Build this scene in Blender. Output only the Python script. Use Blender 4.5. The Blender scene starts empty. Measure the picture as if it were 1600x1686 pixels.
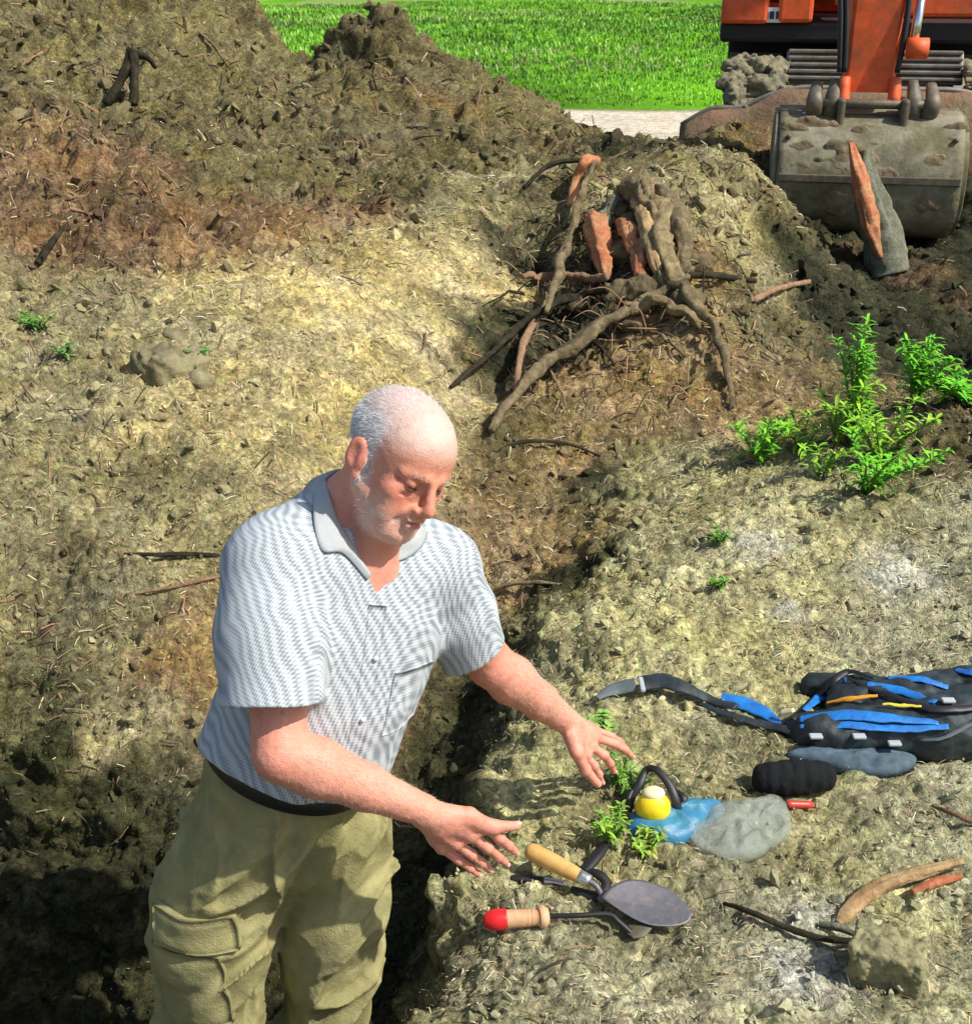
import bpy, math, random
import numpy as np
from mathutils import Vector, Matrix

random.seed(7)
RNG = np.random.default_rng(11)
S = bpy.context.scene
COL = S.collection

# ------------------------------------------------------------------ camera
CAM_H, PITCH, FPX = 1.65, math.radians(24.0), 2000.0
cd = bpy.data.cameras.new("camera")
cd.sensor_fit = 'HORIZONTAL'
cd.sensor_width = 36.0
cd.lens = 36.0 * FPX / 1600.0
cd.clip_start = 0.05
cd.clip_end = 1500.0
cam = bpy.data.objects.new("camera", cd)
cam.location = (0, 0, CAM_H)
cam.rotation_euler = (math.pi / 2 - PITCH, 0, 0)
COL.objects.link(cam)
S.camera = cam

# ------------------------------------------------------------------ light
SUN_EL, SUN_AZ = math.radians(49.0), math.radians(-22.0)   # azimuth measured from +x towards +y
SUNDIR = Vector((math.cos(SUN_EL) * math.cos(SUN_AZ), math.cos(SUN_EL) * math.sin(SUN_AZ), math.sin(SUN_EL)))
w = bpy.data.worlds.new("World")
S.world = w
w.use_nodes = True
nt = w.node_tree
nt.nodes.clear()
wo = nt.nodes.new('ShaderNodeOutputWorld')
bg = nt.nodes.new('ShaderNodeBackground')
sky = nt.nodes.new('ShaderNodeTexSky')
sky.sky_type = 'NISHITA'
sky.sun_disc = False
sky.sun_elevation = SUN_EL
sky.sun_rotation = math.pi / 2 - SUN_AZ
sky.air_density = 1.0
sky.dust_density = 2.0
bg.inputs['Strength'].default_value = 0.115
nt.links.new(sky.outputs[0], bg.inputs['Color'])
nt.links.new(bg.outputs[0], wo.inputs[0])
sd = bpy.data.lights.new("sun", 'SUN')
sd.energy = 4.4
sd.angle = math.radians(0.9)
sd.color = (1.0, 0.955, 0.87)
sun = bpy.data.objects.new("sun", sd)
sun.rotation_euler = SUNDIR.to_track_quat('Z', 'Y').to_euler()
COL.objects.link(sun)
S.view_settings.view_transform = 'Standard'
S.view_settings.look = 'None'
S.view_settings.exposure = 0.30
S.view_settings.gamma = 1.0

# ------------------------------------------------------------------ helpers
CR = np.array([1.0, 0, 0])
CU = np.array([0, math.sin(PITCH), math.cos(PITCH)])
CF = np.array([0, math.cos(PITCH), -math.sin(PITCH)])
CP0 = np.array([0, 0, CAM_H])

def P(px, py, d):
    """surveyed point: bearing seen from the camera station and its depth in metres"""
    return CP0 + d * (CF + (px - 800) / FPX * CR + (843 - py) / FPX * CU)

def PZ(px, py, z):
    """surveyed point on the level z"""
    r = CF + (px - 800) / FPX * CR + (843 - py) / FPX * CU
    return CP0 + r * ((z - CAM_H) / r[2])

def CV(x, y, z):
    return x * CR + y * CU - z * CF

def _h(ix, iy, iz, seed):
    h = (ix.astype(np.uint32) * np.uint32(374761393) + iy.astype(np.uint32) * np.uint32(668265263)
         + iz.astype(np.uint32) * np.uint32(2147483647 - 59) + np.uint32((seed * 144269 + 12345) & 0xffffffff))
    h = (h ^ (h >> np.uint32(13))) * np.uint32(1274126177)
    h = (h ^ (h >> np.uint32(16))) * np.uint32(2246822519)
    h = h ^ (h >> np.uint32(15))
    return (h & np.uint32(0xffffff)).astype(np.float32) / 16777215.0

def vnoise(p, seed=0):
    p = np.asarray(p, dtype=np.float64)
    i = np.floor(p).astype(np.int64)
    f = (p - i).astype(np.float32)
    f = f * f * (3 - 2 * f)
    r = 0
    for dx in (0, 1):
        wx = f[:, 0] if dx else 1 - f[:, 0]
        for dy in (0, 1):
            wy = f[:, 1] if dy else 1 - f[:, 1]
            for dz in (0, 1):
                wz = f[:, 2] if dz else 1 - f[:, 2]
                r = r + wx * wy * wz * _h(i[:, 0] + dx, i[:, 1] + dy, i[:, 2] + dz, seed)
    return r * 2 - 1

def fbm(p, octaves=4, seed=0, gain=0.5):
    p = np.asarray(p, dtype=np.float64)
    a, r, t = 1.0, 0, 0
    for o in range(octaves):
        r = r + a * vnoise(p * (2.03 ** o) + 17.3 * o, seed + o)
        t += a
        a *= gain
    return r / t

def worley(p, seed=0):
    """distance to the nearest jittered cell point, and that cell's random value"""
    p = np.asarray(p, dtype=np.float64)
    b = np.floor(p - 0.5).astype(np.int64)
    best = np.full(len(p), 9.0, dtype=np.float32)
    cid = np.zeros(len(p), dtype=np.float32)
    for dx in (0, 1):
        for dy in (0, 1):
            for dz in (0, 1):
                ix, iy, iz = b[:, 0] + dx, b[:, 1] + dy, b[:, 2] + dz
                hx = _h(ix, iy, iz, seed)
                hy = _h(ix, iy, iz, seed + 31)
                hz = _h(ix, iy, iz, seed + 67)
                qx = ix + 0.15 + 0.7 * hx - p[:, 0]
                qy = iy + 0.15 + 0.7 * hy - p[:, 1]
                qz = iz + 0.15 + 0.7 * hz - p[:, 2]
                d = np.sqrt(qx * qx + qy * qy + qz * qz).astype(np.float32)
                m = d < best
                best = np.where(m, d, best)
                cid = np.where(m, hx, cid)
    return best, cid

def sstep(a, b, x):
    t = np.clip((x - a) / (b - a), 0, 1)
    return t * t * (3 - 2 * t)

def origin(o):
    v = np.zeros(3)
    while o is not None:
        v += np.array(o.location)
        o = o.parent
    return v

def mk(name, V, F, mat, parent=None, smooth=True, col=None, flatface=None, mats=None, midx=None):
    """one mesh object from world-space vertices; F is an (n,k) array or a list of such arrays"""
    V = np.asarray(V, dtype=np.float64).reshape(-1, 3)
    if parent is not None:
        V = V - origin(parent)
    Fs = [np.asarray(f, dtype=np.int64) for f in (F if isinstance(F, list) else [F]) if len(f)]
    me = bpy.data.meshes.new(name)
    me.vertices.add(len(V))
    me.vertices.foreach_set('co', V.astype(np.float32).ravel())
    nl = sum(f.size for f in Fs)
    npoly = sum(len(f) for f in Fs)
    me.loops.add(nl)
    me.loops.foreach_set('vertex_index', np.concatenate([f.ravel() for f in Fs]).astype(np.int32))
    me.polygons.add(npoly)
    tot = np.concatenate([np.full(len(f), f.shape[1]) for f in Fs])
    st = np.concatenate([[0], np.cumsum(tot)[:-1]])
    me.polygons.foreach_set('loop_start', st.astype(np.int32))
    me.polygons.foreach_set('loop_total', tot.astype(np.int32))
    me.polygons.foreach_set('use_smooth', np.full(npoly, bool(smooth)))
    if col is not None:
        at = me.color_attributes.new('Col', 'FLOAT_COLOR', 'POINT')
        c = np.ones((len(V), 4), dtype=np.float32)
        c[:, :3] = col
        at.data.foreach_set('color', c.ravel())
    for m in (mats or [mat]):
        me.materials.append(m)
    if midx is not None:
        me.polygons.foreach_set('material_index', np.asarray(midx, dtype=np.int32))
    me.update(calc_edges=True)
    me.validate()
    o = bpy.data.objects.new(name, me)
    COL.objects.link(o)
    if parent is not None:
        o.parent = parent
    return o

def tag(o, label=None, cat=None, group=None, kind=None):
    if label: o['label'] = label
    if cat: o['category'] = cat
    if group: o['group'] = group
    if kind: o['kind'] = kind
    return o

def thing(name, loc, label, cat, group=None):
    o = bpy.data.objects.new(name, None)
    o.empty_display_size = 0.1
    o.location = tuple(float(v) for v in loc)
    COL.objects.link(o)
    return tag(o, label, cat, group)

class MB:
    """collects shapes that become one mesh"""
    def __init__(s):
        s.V, s.F, s.C, s.n = [], {}, [], 0
    def add(s, V, F, col=None):
        V = np.asarray(V, dtype=np.float64)
        for f in (F if isinstance(F, list) else [F]):
            f = np.asarray(f)
            if f.size:
                s.F.setdefault(f.shape[1], []).append(f + s.n)
        s.V.append(V)
        if col is not None:
            s.C.append(np.broadcast_to(np.asarray(col, dtype=np.float64), V.shape))
        s.n += len(V)
        return s
    def build(s, name, mat, parent=None, smooth=True):
        F = [np.concatenate(v) for v in s.F.values()]
        return mk(name, np.concatenate(s.V), F, mat, parent, smooth, np.concatenate(s.C) if s.C else None)

def spline(pts, n):
    """Catmull-Rom through pts -> n samples; works on any number of columns"""
    p = np.asarray(pts, dtype=np.float64)
    if len(p) < 3:
        t = np.linspace(0, 1, n)[:, None]
        return p[0] * (1 - t) + p[-1] * t
    q = np.vstack([2 * p[0] - p[1], p, 2 * p[-1] - p[-2]])
    u = np.linspace(0, len(p) - 1 - 1e-9, n)
    k = u.astype(int)
    t = (u - k)[:, None]
    a, b, c, d = q[k], q[k + 1], q[k + 2], q[k + 3]
    return 0.5 * ((2 * b) + (c - a) * t + (2 * a - 5 * b + 4 * c - d) * t ** 2 + (3 * b - a - 3 * c + d) * t ** 3)

def frames(C):
    T = np.gradient(C, axis=0)
    T /= np.linalg.norm(T, axis=1)[:, None] + 1e-12
    N = np.zeros_like(T)
    r = np.array([0, 0, 1.0]) if abs(T[0, 2]) < 0.9 else np.array([1.0, 0, 0])
    for i in range(len(T)):
        v = r - T[i] * (r @ T[i])
        N[i] = v / (np.linalg.norm(v) + 1e-12)
        r = N[i]
    return T, N, np.cross(T, N)

def tube(pts, rad, seg=10, n=None, rough=0.0, flat=1.0, seed=0, up=None, freq=14.0, fib=0.0):
    """tapered tube along a curve; flat squeezes it along its normal"""
    pts = np.asarray(pts, dtype=np.float64)
    rad = np.broadcast_to(np.asarray(rad, dtype=np.float64), (len(pts),)) if np.ndim(rad) == 0 else np.asarray(rad, dtype=np.float64)
    n = n or max(2, len(pts) * 5)
    q = spline(np.hstack([pts, rad[:, None]]), n)
    C, R = q[:, :3], np.maximum(q[:, 3], 1e-5)
    T, N, B = frames(C)
    if up is not None:
        up = np.asarray(up, dtype=np.float64)
        N = up - T * (T @ up)[:, None]
        N /= np.linalg.norm(N, axis=1)[:, None]
        B = np.cross(T, N)
    a = np.linspace(0, 2 * np.pi, seg, endpoint=False)
    V = C[:, None] + R[:, None, None] * (np.cos(a)[None, :, None] * N[:, None] * flat + np.sin(a)[None, :, None] * B[:, None])
    V = V.reshape(-1, 3)
    if fib > 0:
        s_ = np.concatenate([[0], np.cumsum(np.linalg.norm(np.diff(C, axis=0), axis=1))])
        aa, ss = np.meshgrid(a, s_)
        tw = .25 * ss
        rr0 = max(R.max(), .006)
        q_ = np.stack([np.cos(aa + tw) * 2.2, np.sin(aa + tw) * 2.2, ss / rr0 * .085 + seed * 3.1], -1).reshape(-1, 3)
        f_ = 1 - np.abs(fbm(q_, 4, seed + 5, .6)) * 2.6
        cc = np.repeat(C, seg, axis=0)
        V = cc + (V - cc) * (1 + fib * (f_ - .35))[:, None]
    if rough > 0:
        cc = np.repeat(C, seg, axis=0)
        d = V - cc
        nz = fbm(np.hstack([V * freq + seed * 7.7]), 3, seed)
        V = cc + d * (1 + rough * nz)[:, None]
    i = np.arange(n - 1)[:, None] * seg
    j = np.arange(seg)[None]
    F = np.stack([i + j, i + (j + 1) % seg, i + seg + (j + 1) % seg, i + seg + j], -1).reshape(-1, 4)
    V = np.vstack([V, C[0], C[-1]])
    c0, c1 = n * seg, n * seg + 1
    jj = np.arange(seg)
    T1 = np.stack([np.full(seg, c0), (jj + 1) % seg, jj], -1)
    T2 = np.stack([np.full(seg, c1), (n - 1) * seg + jj, (n - 1) * seg + (jj + 1) % seg], -1)
    return V, [F, np.vstack([T1, T2])]

def rbox(c, size, rot=None, bevel=0.01, seg=2):
    """bevelled box"""
    import bmesh
    bm = bmesh.new()
    bmesh.ops.create_cube(bm, size=1.0)
    for v in bm.verts:
        v.co = Vector((v.co.x * size[0], v.co.y * size[1], v.co.z * size[2]))
    if bevel > 0:
        bmesh.ops.bevel(bm, geom=list(bm.edges), offset=min(bevel, min(size) * 0.45), segments=seg, profile=0.5, affect='EDGES')
    bmesh.ops.triangulate(bm, faces=[f for f in bm.faces if len(f.verts) > 4])
    V = np.array([v.co[:] for v in bm.verts])
    F = {}
    bm.verts.index_update()
    for f in bm.faces:
        F.setdefault(len(f.verts), []).append([v.index for v in f.verts])
    bm.free()
    if rot is not None:
        V = V @ np.array(rot).T
    return V + np.asarray(c), [np.array(x) for x in F.values()]

def icos(sub=2):
    import bmesh
    bm = bmesh.new()
    bmesh.ops.create_icosphere(bm, subdivisions=sub, radius=1.0)
    V = np.array([v.co[:] for v in bm.verts])
    bm.verts.index_update()
    F = np.array([[v.index for v in f.verts] for f in bm.faces])
    bm.free()
    return V, F

def extrude_outline(pts2, th, O, X, Y, Z, dome=0.0):
    """solid plate: outline in the X,Y plane at O with thickness along Z"""
    p = np.asarray(pts2, dtype=np.float64)
    n = len(p)
    c = p.mean(0)
    rings = []
    for s_, zz in ((0.0, 1), (0.5, 1), (0.92, 1), (1.0, 0.6), (1.0, -0.6), (0.92, -1), (0.5, -1), (0.0, -1)):
        q = c + (p - c) * s_
        z = zz * th / 2 + dome * (1 - s_ ** 2)
        rings.append(q[:, :1] * X + q[:, 1:2] * Y + z * Z + O)
    V = np.vstack(rings)
    F = []
    for k in range(len(rings) - 1):
        for j in range(n):
            F.append((k * n + j, (k + 1) * n + j, (k + 1) * n + (j + 1) % n, k * n + (j + 1) % n))
    return V, np.array(F)

def nrm(v):
    v = np.asarray(v, dtype=np.float64)
    return v / np.linalg.norm(v)

# ------------------------------------------------------------------ materials
def mat(name, base=(0.5, 0.5, 0.5), rough=0.7, metal=0.0, var=0.0, vscale=8.0, col2=None, bump=0.0, bscale=40.0,
        attr=False, sss=0.0, spec=0.5, transmission=0.0, alpha=1.0, bdist=0.01, vdetail=6.0, ramp=(0.35, 0.65), coat=0.0, build=None):
    m = bpy.data.materials.new(name)
    m.use_nodes = True
    t = m.node_tree
    b = t.nodes['Principled BSDF']
    b.inputs['Roughness'].default_value = rough
    b.inputs['Metallic'].default_value = metal
    b.inputs['Specular IOR Level'].default_value = spec
    b.inputs['Base Color'].default_value = (*base, 1)
    if sss > 0:
        b.inputs['Subsurface Weight'].default_value = sss
        b.inputs['Subsurface Radius'].default_value = (1.0, 0.35, 0.2)
        b.inputs['Subsurface Scale'].default_value = 0.008
    b.inputs['Transmission Weight'].default_value = transmission
    b.inputs['Alpha'].default_value = alpha
    b.inputs['Coat Weight'].default_value = coat
    tc = t.nodes.new('ShaderNodeTexCoord')
    src = None
    if attr:
        a = t.nodes.new('ShaderNodeAttribute')
        a.attribute_name = 'Col'
        src = a.outputs['Color']
    if col2 is not None or var > 0:
        nz = t.nodes.new('ShaderNodeTexNoise')
        nz.inputs['Scale'].default_value = vscale
        nz.inputs['Detail'].default_value = vdetail
        nz.inputs['Roughness'].default_value = 0.65
        t.links.new(tc.outputs['Object'], nz.inputs['Vector'])
        rp = t.nodes.new('ShaderNodeMapRange')
        rp.inputs['From Min'].default_value = ramp[0]
        rp.inputs['From Max'].default_value = ramp[1]
        t.links.new(nz.outputs['Fac'], rp.inputs['Value'])
        if col2 is not None:
            mx = t.nodes.new('ShaderNodeMix')
            mx.data_type = 'RGBA'
            mx.inputs['A'].default_value = (*base, 1)
            mx.inputs['B'].default_value = (*col2, 1)
            if src is not None:
                t.links.new(src, mx.inputs['A'])
            t.links.new(rp.outputs['Result'], mx.inputs['Factor'])
            src = mx.outputs['Result']
        if var > 0:
            mr = t.nodes.new('ShaderNodeMapRange')
            mr.inputs['To Min'].default_value = 1 - var
            mr.inputs['To Max'].default_value = 1 + var
            mr.inputs['From Min'].default_value = 0.25
            mr.inputs['From Max'].default_value = 0.75
            nz2 = t.nodes.new('ShaderNodeTexNoise')
            nz2.inputs['Scale'].default_value = vscale * 2.7
            nz2.inputs['Detail'].default_value = vdetail
            nz2.inputs['Roughness'].default_value = 0.7
            t.links.new(tc.outputs['Object'], nz2.inputs['Vector'])
            t.links.new(nz2.outputs['Fac'], mr.inputs['Value'])
            mu = t.nodes.new('ShaderNodeVectorMath')
            mu.operation = 'SCALE'
            if src is None:
                mu.inputs[0].default_value = base
            else:
                t.links.new(src, mu.inputs[0])
            t.links.new(mr.outputs['Result'], mu.inputs['Scale'])
            src = mu.outputs[0]
    if src is not None:
        t.links.new(src, b.inputs['Base Color'])
    if bump > 0:
        nb = t.nodes.new('ShaderNodeTexNoise')
        nb.inputs['Scale'].default_value = bscale
        nb.inputs['Detail'].default_value = 8
        nb.inputs['Roughness'].default_value = 0.7
        t.links.new(tc.outputs['Object'], nb.inputs['Vector'])
        bp = t.nodes.new('ShaderNodeBump')
        bp.inputs['Strength'].default_value = bump
        bp.inputs['Distance'].default_value = bdist
        t.links.new(nb.outputs['Fac'], bp.inputs['Height'])
        t.links.new(bp.outputs[0], b.inputs['Normal'])
    if build:
        build(t, b, tc)
    return m

def soil_nodes(t, b, tc):
    """crumbly soil: the region colour broken up by crumbs, pale chips and dark pores"""
    a = next(n for n in t.nodes if n.type == 'ATTRIBUTE').outputs['Color']
    def noise(sc, det=8, r=0.72, dis=0.0):
        n = t.nodes.new('ShaderNodeTexNoise')
        n.inputs['Scale'].default_value = sc
        n.inputs['Detail'].default_value = det
        n.inputs['Roughness'].default_value = r
        n.inputs['Distortion'].default_value = dis
        t.links.new(tc.outputs['Object'], n.inputs['Vector'])
        return n
    def rng(x, a0, a1, b0, b1):
        n = t.nodes.new('ShaderNodeMapRange')
        for k, v in zip(('From Min', 'From Max', 'To Min', 'To Max'), (a0, a1, b0, b1)):
            n.inputs[k].default_value = v
        t.links.new(x, n.inputs['Value'])
        return n.outputs['Result']
    n1, n2, n3 = noise(9, 10), noise(55, 8, 0.8, 0.6), noise(3.1, 5)
    vo = t.nodes.new('ShaderNodeTexVoronoi')
    vo.inputs['Scale'].default_value = 62
    vo.inputs['Randomness'].default_value = 1.0
    nd = noise(30, 3)
    va = t.nodes.new('ShaderNodeVectorMath'); va.operation = 'SCALE'; va.inputs['Scale'].default_value = 0.05
    t.links.new(nd.outputs['Color'], va.inputs[0])
    vb = t.nodes.new('ShaderNodeVectorMath'); vb.operation = 'ADD'
    t.links.new(tc.outputs['Object'], vb.inputs[0]); t.links.new(va.outputs[0], vb.inputs[1])
    t.links.new(vb.outputs[0], vo.inputs['Vector'])
    m1 = t.nodes.new('ShaderNodeMath'); m1.operation = 'MULTIPLY'
    t.links.new(rng(n1.outputs['Fac'], 0.32, 0.68, 0.55, 1.42), m1.inputs[0])
    t.links.new(rng(n2.outputs['Fac'], 0.36, 0.64, 0.38, 1.62), m1.inputs[1])
    m2 = t.nodes.new('ShaderNodeMath'); m2.operation = 'MULTIPLY'
    sep = t.nodes.new('ShaderNodeSeparateColor')
    t.links.new(vo.outputs['Color'], sep.inputs[0])
    t.links.new(rng(sep.outputs[0], 0, 1, 0.7, 1.3), m2.inputs[0])
    t.links.new(m1.outputs[0], m2.inputs[1])
    sc = t.nodes.new('ShaderNodeVectorMath'); sc.operation = 'SCALE'
    t.links.new(a, sc.inputs[0]); t.links.new(m2.outputs[0], sc.inputs['Scale'])
    # hue drift between greenish grey and warm ochre crumbs
    hs = t.nodes.new('ShaderNodeHueSaturation')
    t.links.new(sc.outputs[0], hs.inputs['Color'])
    t.links.new(rng(sep.outputs[1], 0, 1, 0.475, 0.525), hs.inputs['Hue'])
    t.links.new(rng(n3.outputs['Fac'], 0.3, 0.7, 0.88, 1.28), hs.inputs['Saturation'])
    t.links.new(hs.outputs[0], b.inputs['Base Color'])
    bp = t.nodes.new('ShaderNodeBump'); bp.inputs['Strength'].default_value = 0.9; bp.inputs['Distance'].default_value = 0.012
    ad = t.nodes.new('ShaderNodeMath'); ad.operation = 'ADD'
    t.links.new(n2.outputs['Fac'], ad.inputs[0])
    t.links.new(rng(vo.outputs['Distance'], 0, 0.8, 0.6, 0), ad.inputs[1])
    t.links.new(ad.outputs[0], bp.inputs['Height'])
    t.links.new(bp.outputs[0], b.inputs['Normal'])

M = {}
M['soil'] = mat('soil', attr=True, rough=0.95, spec=0.15, build=soil_nodes)
M['clod'] = mat('clod', attr=True, rough=0.95, spec=0.12, var=0.45, vscale=40, bump=0.8, bscale=90, bdist=0.006)
M['straw'] = mat('straw', attr=True, rough=0.8, spec=0.2)
M['leaf'] = mat('leaf', attr=True, rough=0.55, spec=0.35)

# ------------------------------------------------------------------ terrain
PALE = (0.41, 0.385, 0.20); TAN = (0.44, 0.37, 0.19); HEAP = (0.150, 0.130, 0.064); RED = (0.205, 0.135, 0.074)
BANK = (0.31, 0.225, 0.115); DARKSOIL_SHADE = (0.036, 0.038, 0.020); PIT_SHADE = (0.048, 0.048, 0.022); LEFT = (0.31, 0.275, 0.145)  # trench and pit tones: dark soil with shade put into the colour
GREYT = (0.39, 0.375, 0.235)
cps = []      # x, y, z, r, g, b, roughness
def cp(p, c, r=1.0):
    cps.append([p[0], p[1], p[2], c[0], c[1], c[2], r])
# level ground the finds lie on
for px, py, z in [(760, 1640, 0), (900, 1550, 0.0), (1050, 1620, .01), (1200, 1500, 0), (1400, 1480, .0), (1580, 1600, .01), (1550, 1400, 0.0), (1250, 1380, 0),
                  (1050, 1420, 0), (900, 1400, .0), (850, 1300, 0), (1000, 1250, 0.0), (1200, 1250, 0.0), (1500, 1230, 0.0), (1000, 1100, .015),
                  (1250, 1100, .02), (1500, 1060, .03), (1100, 950, .03), (1300, 900, .08), (1560, 900, .07), (1150, 820, .05), (1800, 1200, 0), (1800, 1600, 0)]:
    cp(PZ(px, py, z), GREYT if py > 1480 or px > 1450 else PALE, 0.55)
for px, py, z, c in [(1300, 790, .12, PALE), (1500, 760, .16, HEAP), (1400, 680, .17, HEAP), (1250, 720, .06, BANK), (1600, 680, .26, HEAP), (1750, 700, .3, HEAP), (1800, 900, .1, PALE)]:
    cp(PZ(px, py, z), c, 0.8)
for x, y in [(0.3, 0.8), (1.2, 0.8), (0.2, 0.2), (2.5, 1.0), (4.0, 2.0), (1.0, -1.0), (-0.05, 1.2)]:
    cp((x, y, 0), PALE, 0.5)
# edge of the pit and the foot of its wall
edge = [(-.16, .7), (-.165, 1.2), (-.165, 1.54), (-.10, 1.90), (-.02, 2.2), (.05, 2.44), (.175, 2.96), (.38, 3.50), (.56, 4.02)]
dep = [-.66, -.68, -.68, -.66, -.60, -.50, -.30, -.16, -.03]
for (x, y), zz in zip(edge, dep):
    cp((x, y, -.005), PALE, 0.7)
    cp((x - .10, y + .02, zz * 0.8), PIT_SHADE, 0.9)
    cp((x - .17, y + .03, zz), PIT_SHADE, 0.8)
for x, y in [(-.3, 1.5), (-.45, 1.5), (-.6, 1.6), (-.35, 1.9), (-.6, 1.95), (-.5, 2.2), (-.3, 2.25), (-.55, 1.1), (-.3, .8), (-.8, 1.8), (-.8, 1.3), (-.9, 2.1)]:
    cp((x, y, -.68), PIT_SHADE, 0.8)
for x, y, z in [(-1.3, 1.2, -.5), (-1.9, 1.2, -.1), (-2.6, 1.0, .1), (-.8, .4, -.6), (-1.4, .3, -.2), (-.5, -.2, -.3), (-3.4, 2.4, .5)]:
    cp((x, y, z), PIT_SHADE if z < -.3 else LEFT, 1.0)
cp(P(720, 1250, 3.45), PIT_SHADE); cp(P(760, 1000, 3.97), BANK, .8); cp(P(785, 850, 4.27), BANK, .8); cp(P(785, 760, 4.47), BANK, .8)
cp(P(800, 640, 4.95), HEAP); cp(P(870, 480, 5.9), DARKSOIL_SHADE); cp(P(900, 540, 5.3), DARKSOIL_SHADE); cp(P(845, 600, 5.05), DARKSOIL_SHADE); cp(P(930, 520, 5.35), DARKSOIL_SHADE); cp(P(800, 700, 4.62), HEAP)  # hollows left of the stump: their shade is painted into the soil
# bank below the ledge, root mound
for px, py, d, c, r in [(880, 900, 4.15, BANK, .7), (950, 780, 4.5, BANK, .5), (1000, 690, 4.7, BANK, .35), (1130, 660, 4.75, BANK, .4), (950, 620, 4.9, BANK, .5), (1080, 590, 4.9, BANK, .5),
                     (1160, 520, 5.0, BANK, 1), (1050, 480, 5.3, BANK, 1), (980, 400, 5.8, HEAP, 1), (1100, 400, 5.6, BANK, 1), (1060, 320, 6.1, LEFT, .7), (960, 310, 6.3, HEAP, 1),
                     (1180, 330, 6.1, LEFT, .9), (1230, 260, 6.8, LEFT, 1), (1270, 350, 6.4, HEAP, 1), (1230, 450, 5.5, HEAP, 1), (1120, 250, 7.4, LEFT, .8), (1240, 560, 5.1, HEAP, 1)]:
    cp(P(px, py, d), c, r)
# trench floor in front of the machine: dark soil with shade painted in
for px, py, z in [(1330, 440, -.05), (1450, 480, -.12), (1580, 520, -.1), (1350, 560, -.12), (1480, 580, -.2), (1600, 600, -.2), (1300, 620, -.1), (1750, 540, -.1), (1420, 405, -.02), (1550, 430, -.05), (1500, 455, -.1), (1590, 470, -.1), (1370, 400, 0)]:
    cp(PZ(px, py, z), DARKSOIL_SHADE, 1.2)
for px, py, d, c in [(1400, 380, 8.6, DARKSOIL_SHADE), (1550, 380, 8.6, DARKSOIL_SHADE), (1260, 200, 8.9, RED), (1350, 165, 9.1, RED), (1520, 165, 9.1, RED), (1180, 200, 9.0, HEAP), (1120, 235, 9.0, HEAP), (1600, 200, 9.0, HEAP), (1720, 220, 9, HEAP)]:
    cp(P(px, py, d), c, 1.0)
# tan slope behind and left of the pit, its foot darkened by painted shade
for px, py, d, c, r in [(100, 1650, 2.95, PIT_SHADE, 1.5), (200, 1600, 2.9, PIT_SHADE, 1.5), (30, 1500, 2.95, PIT_SHADE, 1.5), (200, 1400, 2.98, PIT_SHADE, 1.5), (50, 1300, 3.05, PIT_SHADE, 1.5), (350, 1400, 2.98, PIT_SHADE, 1.3), (120, 1480, 2.95, PIT_SHADE, 1.5), (100, 1220, 3.1, PIT_SHADE, 1.3),
                      (200, 1200, 3.15, LEFT, .8), (60, 1130, 3.2, (.15, .14, .07), 1.1), (200, 1290, 3.06, PIT_SHADE, 1.3), (300, 1050, 3.25, BANK, .5), (200, 1000, 3.38, LEFT, .6), (50, 950, 3.45, LEFT, .9), (100, 800, 3.65, LEFT, .9), (300, 850, 3.6, LEFT, .9),
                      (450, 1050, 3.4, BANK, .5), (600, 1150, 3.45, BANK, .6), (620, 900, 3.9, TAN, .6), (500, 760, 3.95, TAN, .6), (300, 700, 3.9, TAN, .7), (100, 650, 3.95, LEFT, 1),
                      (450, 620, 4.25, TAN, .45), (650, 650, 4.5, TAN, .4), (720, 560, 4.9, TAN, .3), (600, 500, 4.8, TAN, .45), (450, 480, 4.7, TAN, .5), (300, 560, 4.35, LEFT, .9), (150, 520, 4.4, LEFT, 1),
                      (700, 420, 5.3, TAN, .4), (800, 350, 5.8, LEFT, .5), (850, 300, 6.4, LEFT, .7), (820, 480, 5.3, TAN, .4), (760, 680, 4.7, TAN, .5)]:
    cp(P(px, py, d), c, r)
# spoil heap
for px, py, d, c in [(100, 400, 4.9, RED), (280, 400, 5.0, RED), (60, 300, 5.4, RED), (200, 280, 5.6, RED), (420, 380, 5.4, RED), (350, 280, 5.9, HEAP), (60, 180, 6.2, HEAP), (200, 150, 6.6, HEAP),
                     (100, 40, 7.3, HEAP), (300, 60, 7.4, HEAP), (-200, 300, 5.2, RED), (-200, 100, 6.5, HEAP), (-250, 600, 3.8, LEFT), (-200, 900, 3.3, LEFT), (500, 250, 6.6, HEAP), (400, 150, 7.2, HEAP),
                     (550, 150, 7.6, HEAP), (600, 320, 6.3, HEAP), (700, 240, 7.0, HEAP), (780, 180, 7.7, HEAP), (820, 280, 6.9, HEAP), (900, 240, 7.6, HEAP), (540, 360, 5.8, RED), (700, 330, 6.2, HEAP),
                     (400, -10, 8.4, HEAP), (415, 30, 8.4, HEAP), (450, 112, 8.5, HEAP), (500, 122, 8.5, HEAP), (540, 110, 8.5, HEAP), (450, 130, 8.0, HEAP), (520, 135, 8.0, HEAP), (570, 30, 8.4, HEAP), (625, -5, 8.3, HEAP), (685, 45, 8.4, HEAP), (710, 90, 8.4, HEAP), (800, 128, 8.4, HEAP), (875, 180, 8.3, HEAP),
                     (930, 228, 8.3, HEAP), (1040, 262, 8.1, HEAP), (100, -60, 8.3, HEAP), (300, -70, 8.4, HEAP), (-200, -60, 8.0, HEAP), (-900, -20, 7.0, HEAP), (1010, 270, 7.1, DARKSOIL_SHADE), (960, 255, 7.3, HEAP)]:
    cp(P(px, py, d), c, 1.5)
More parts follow.
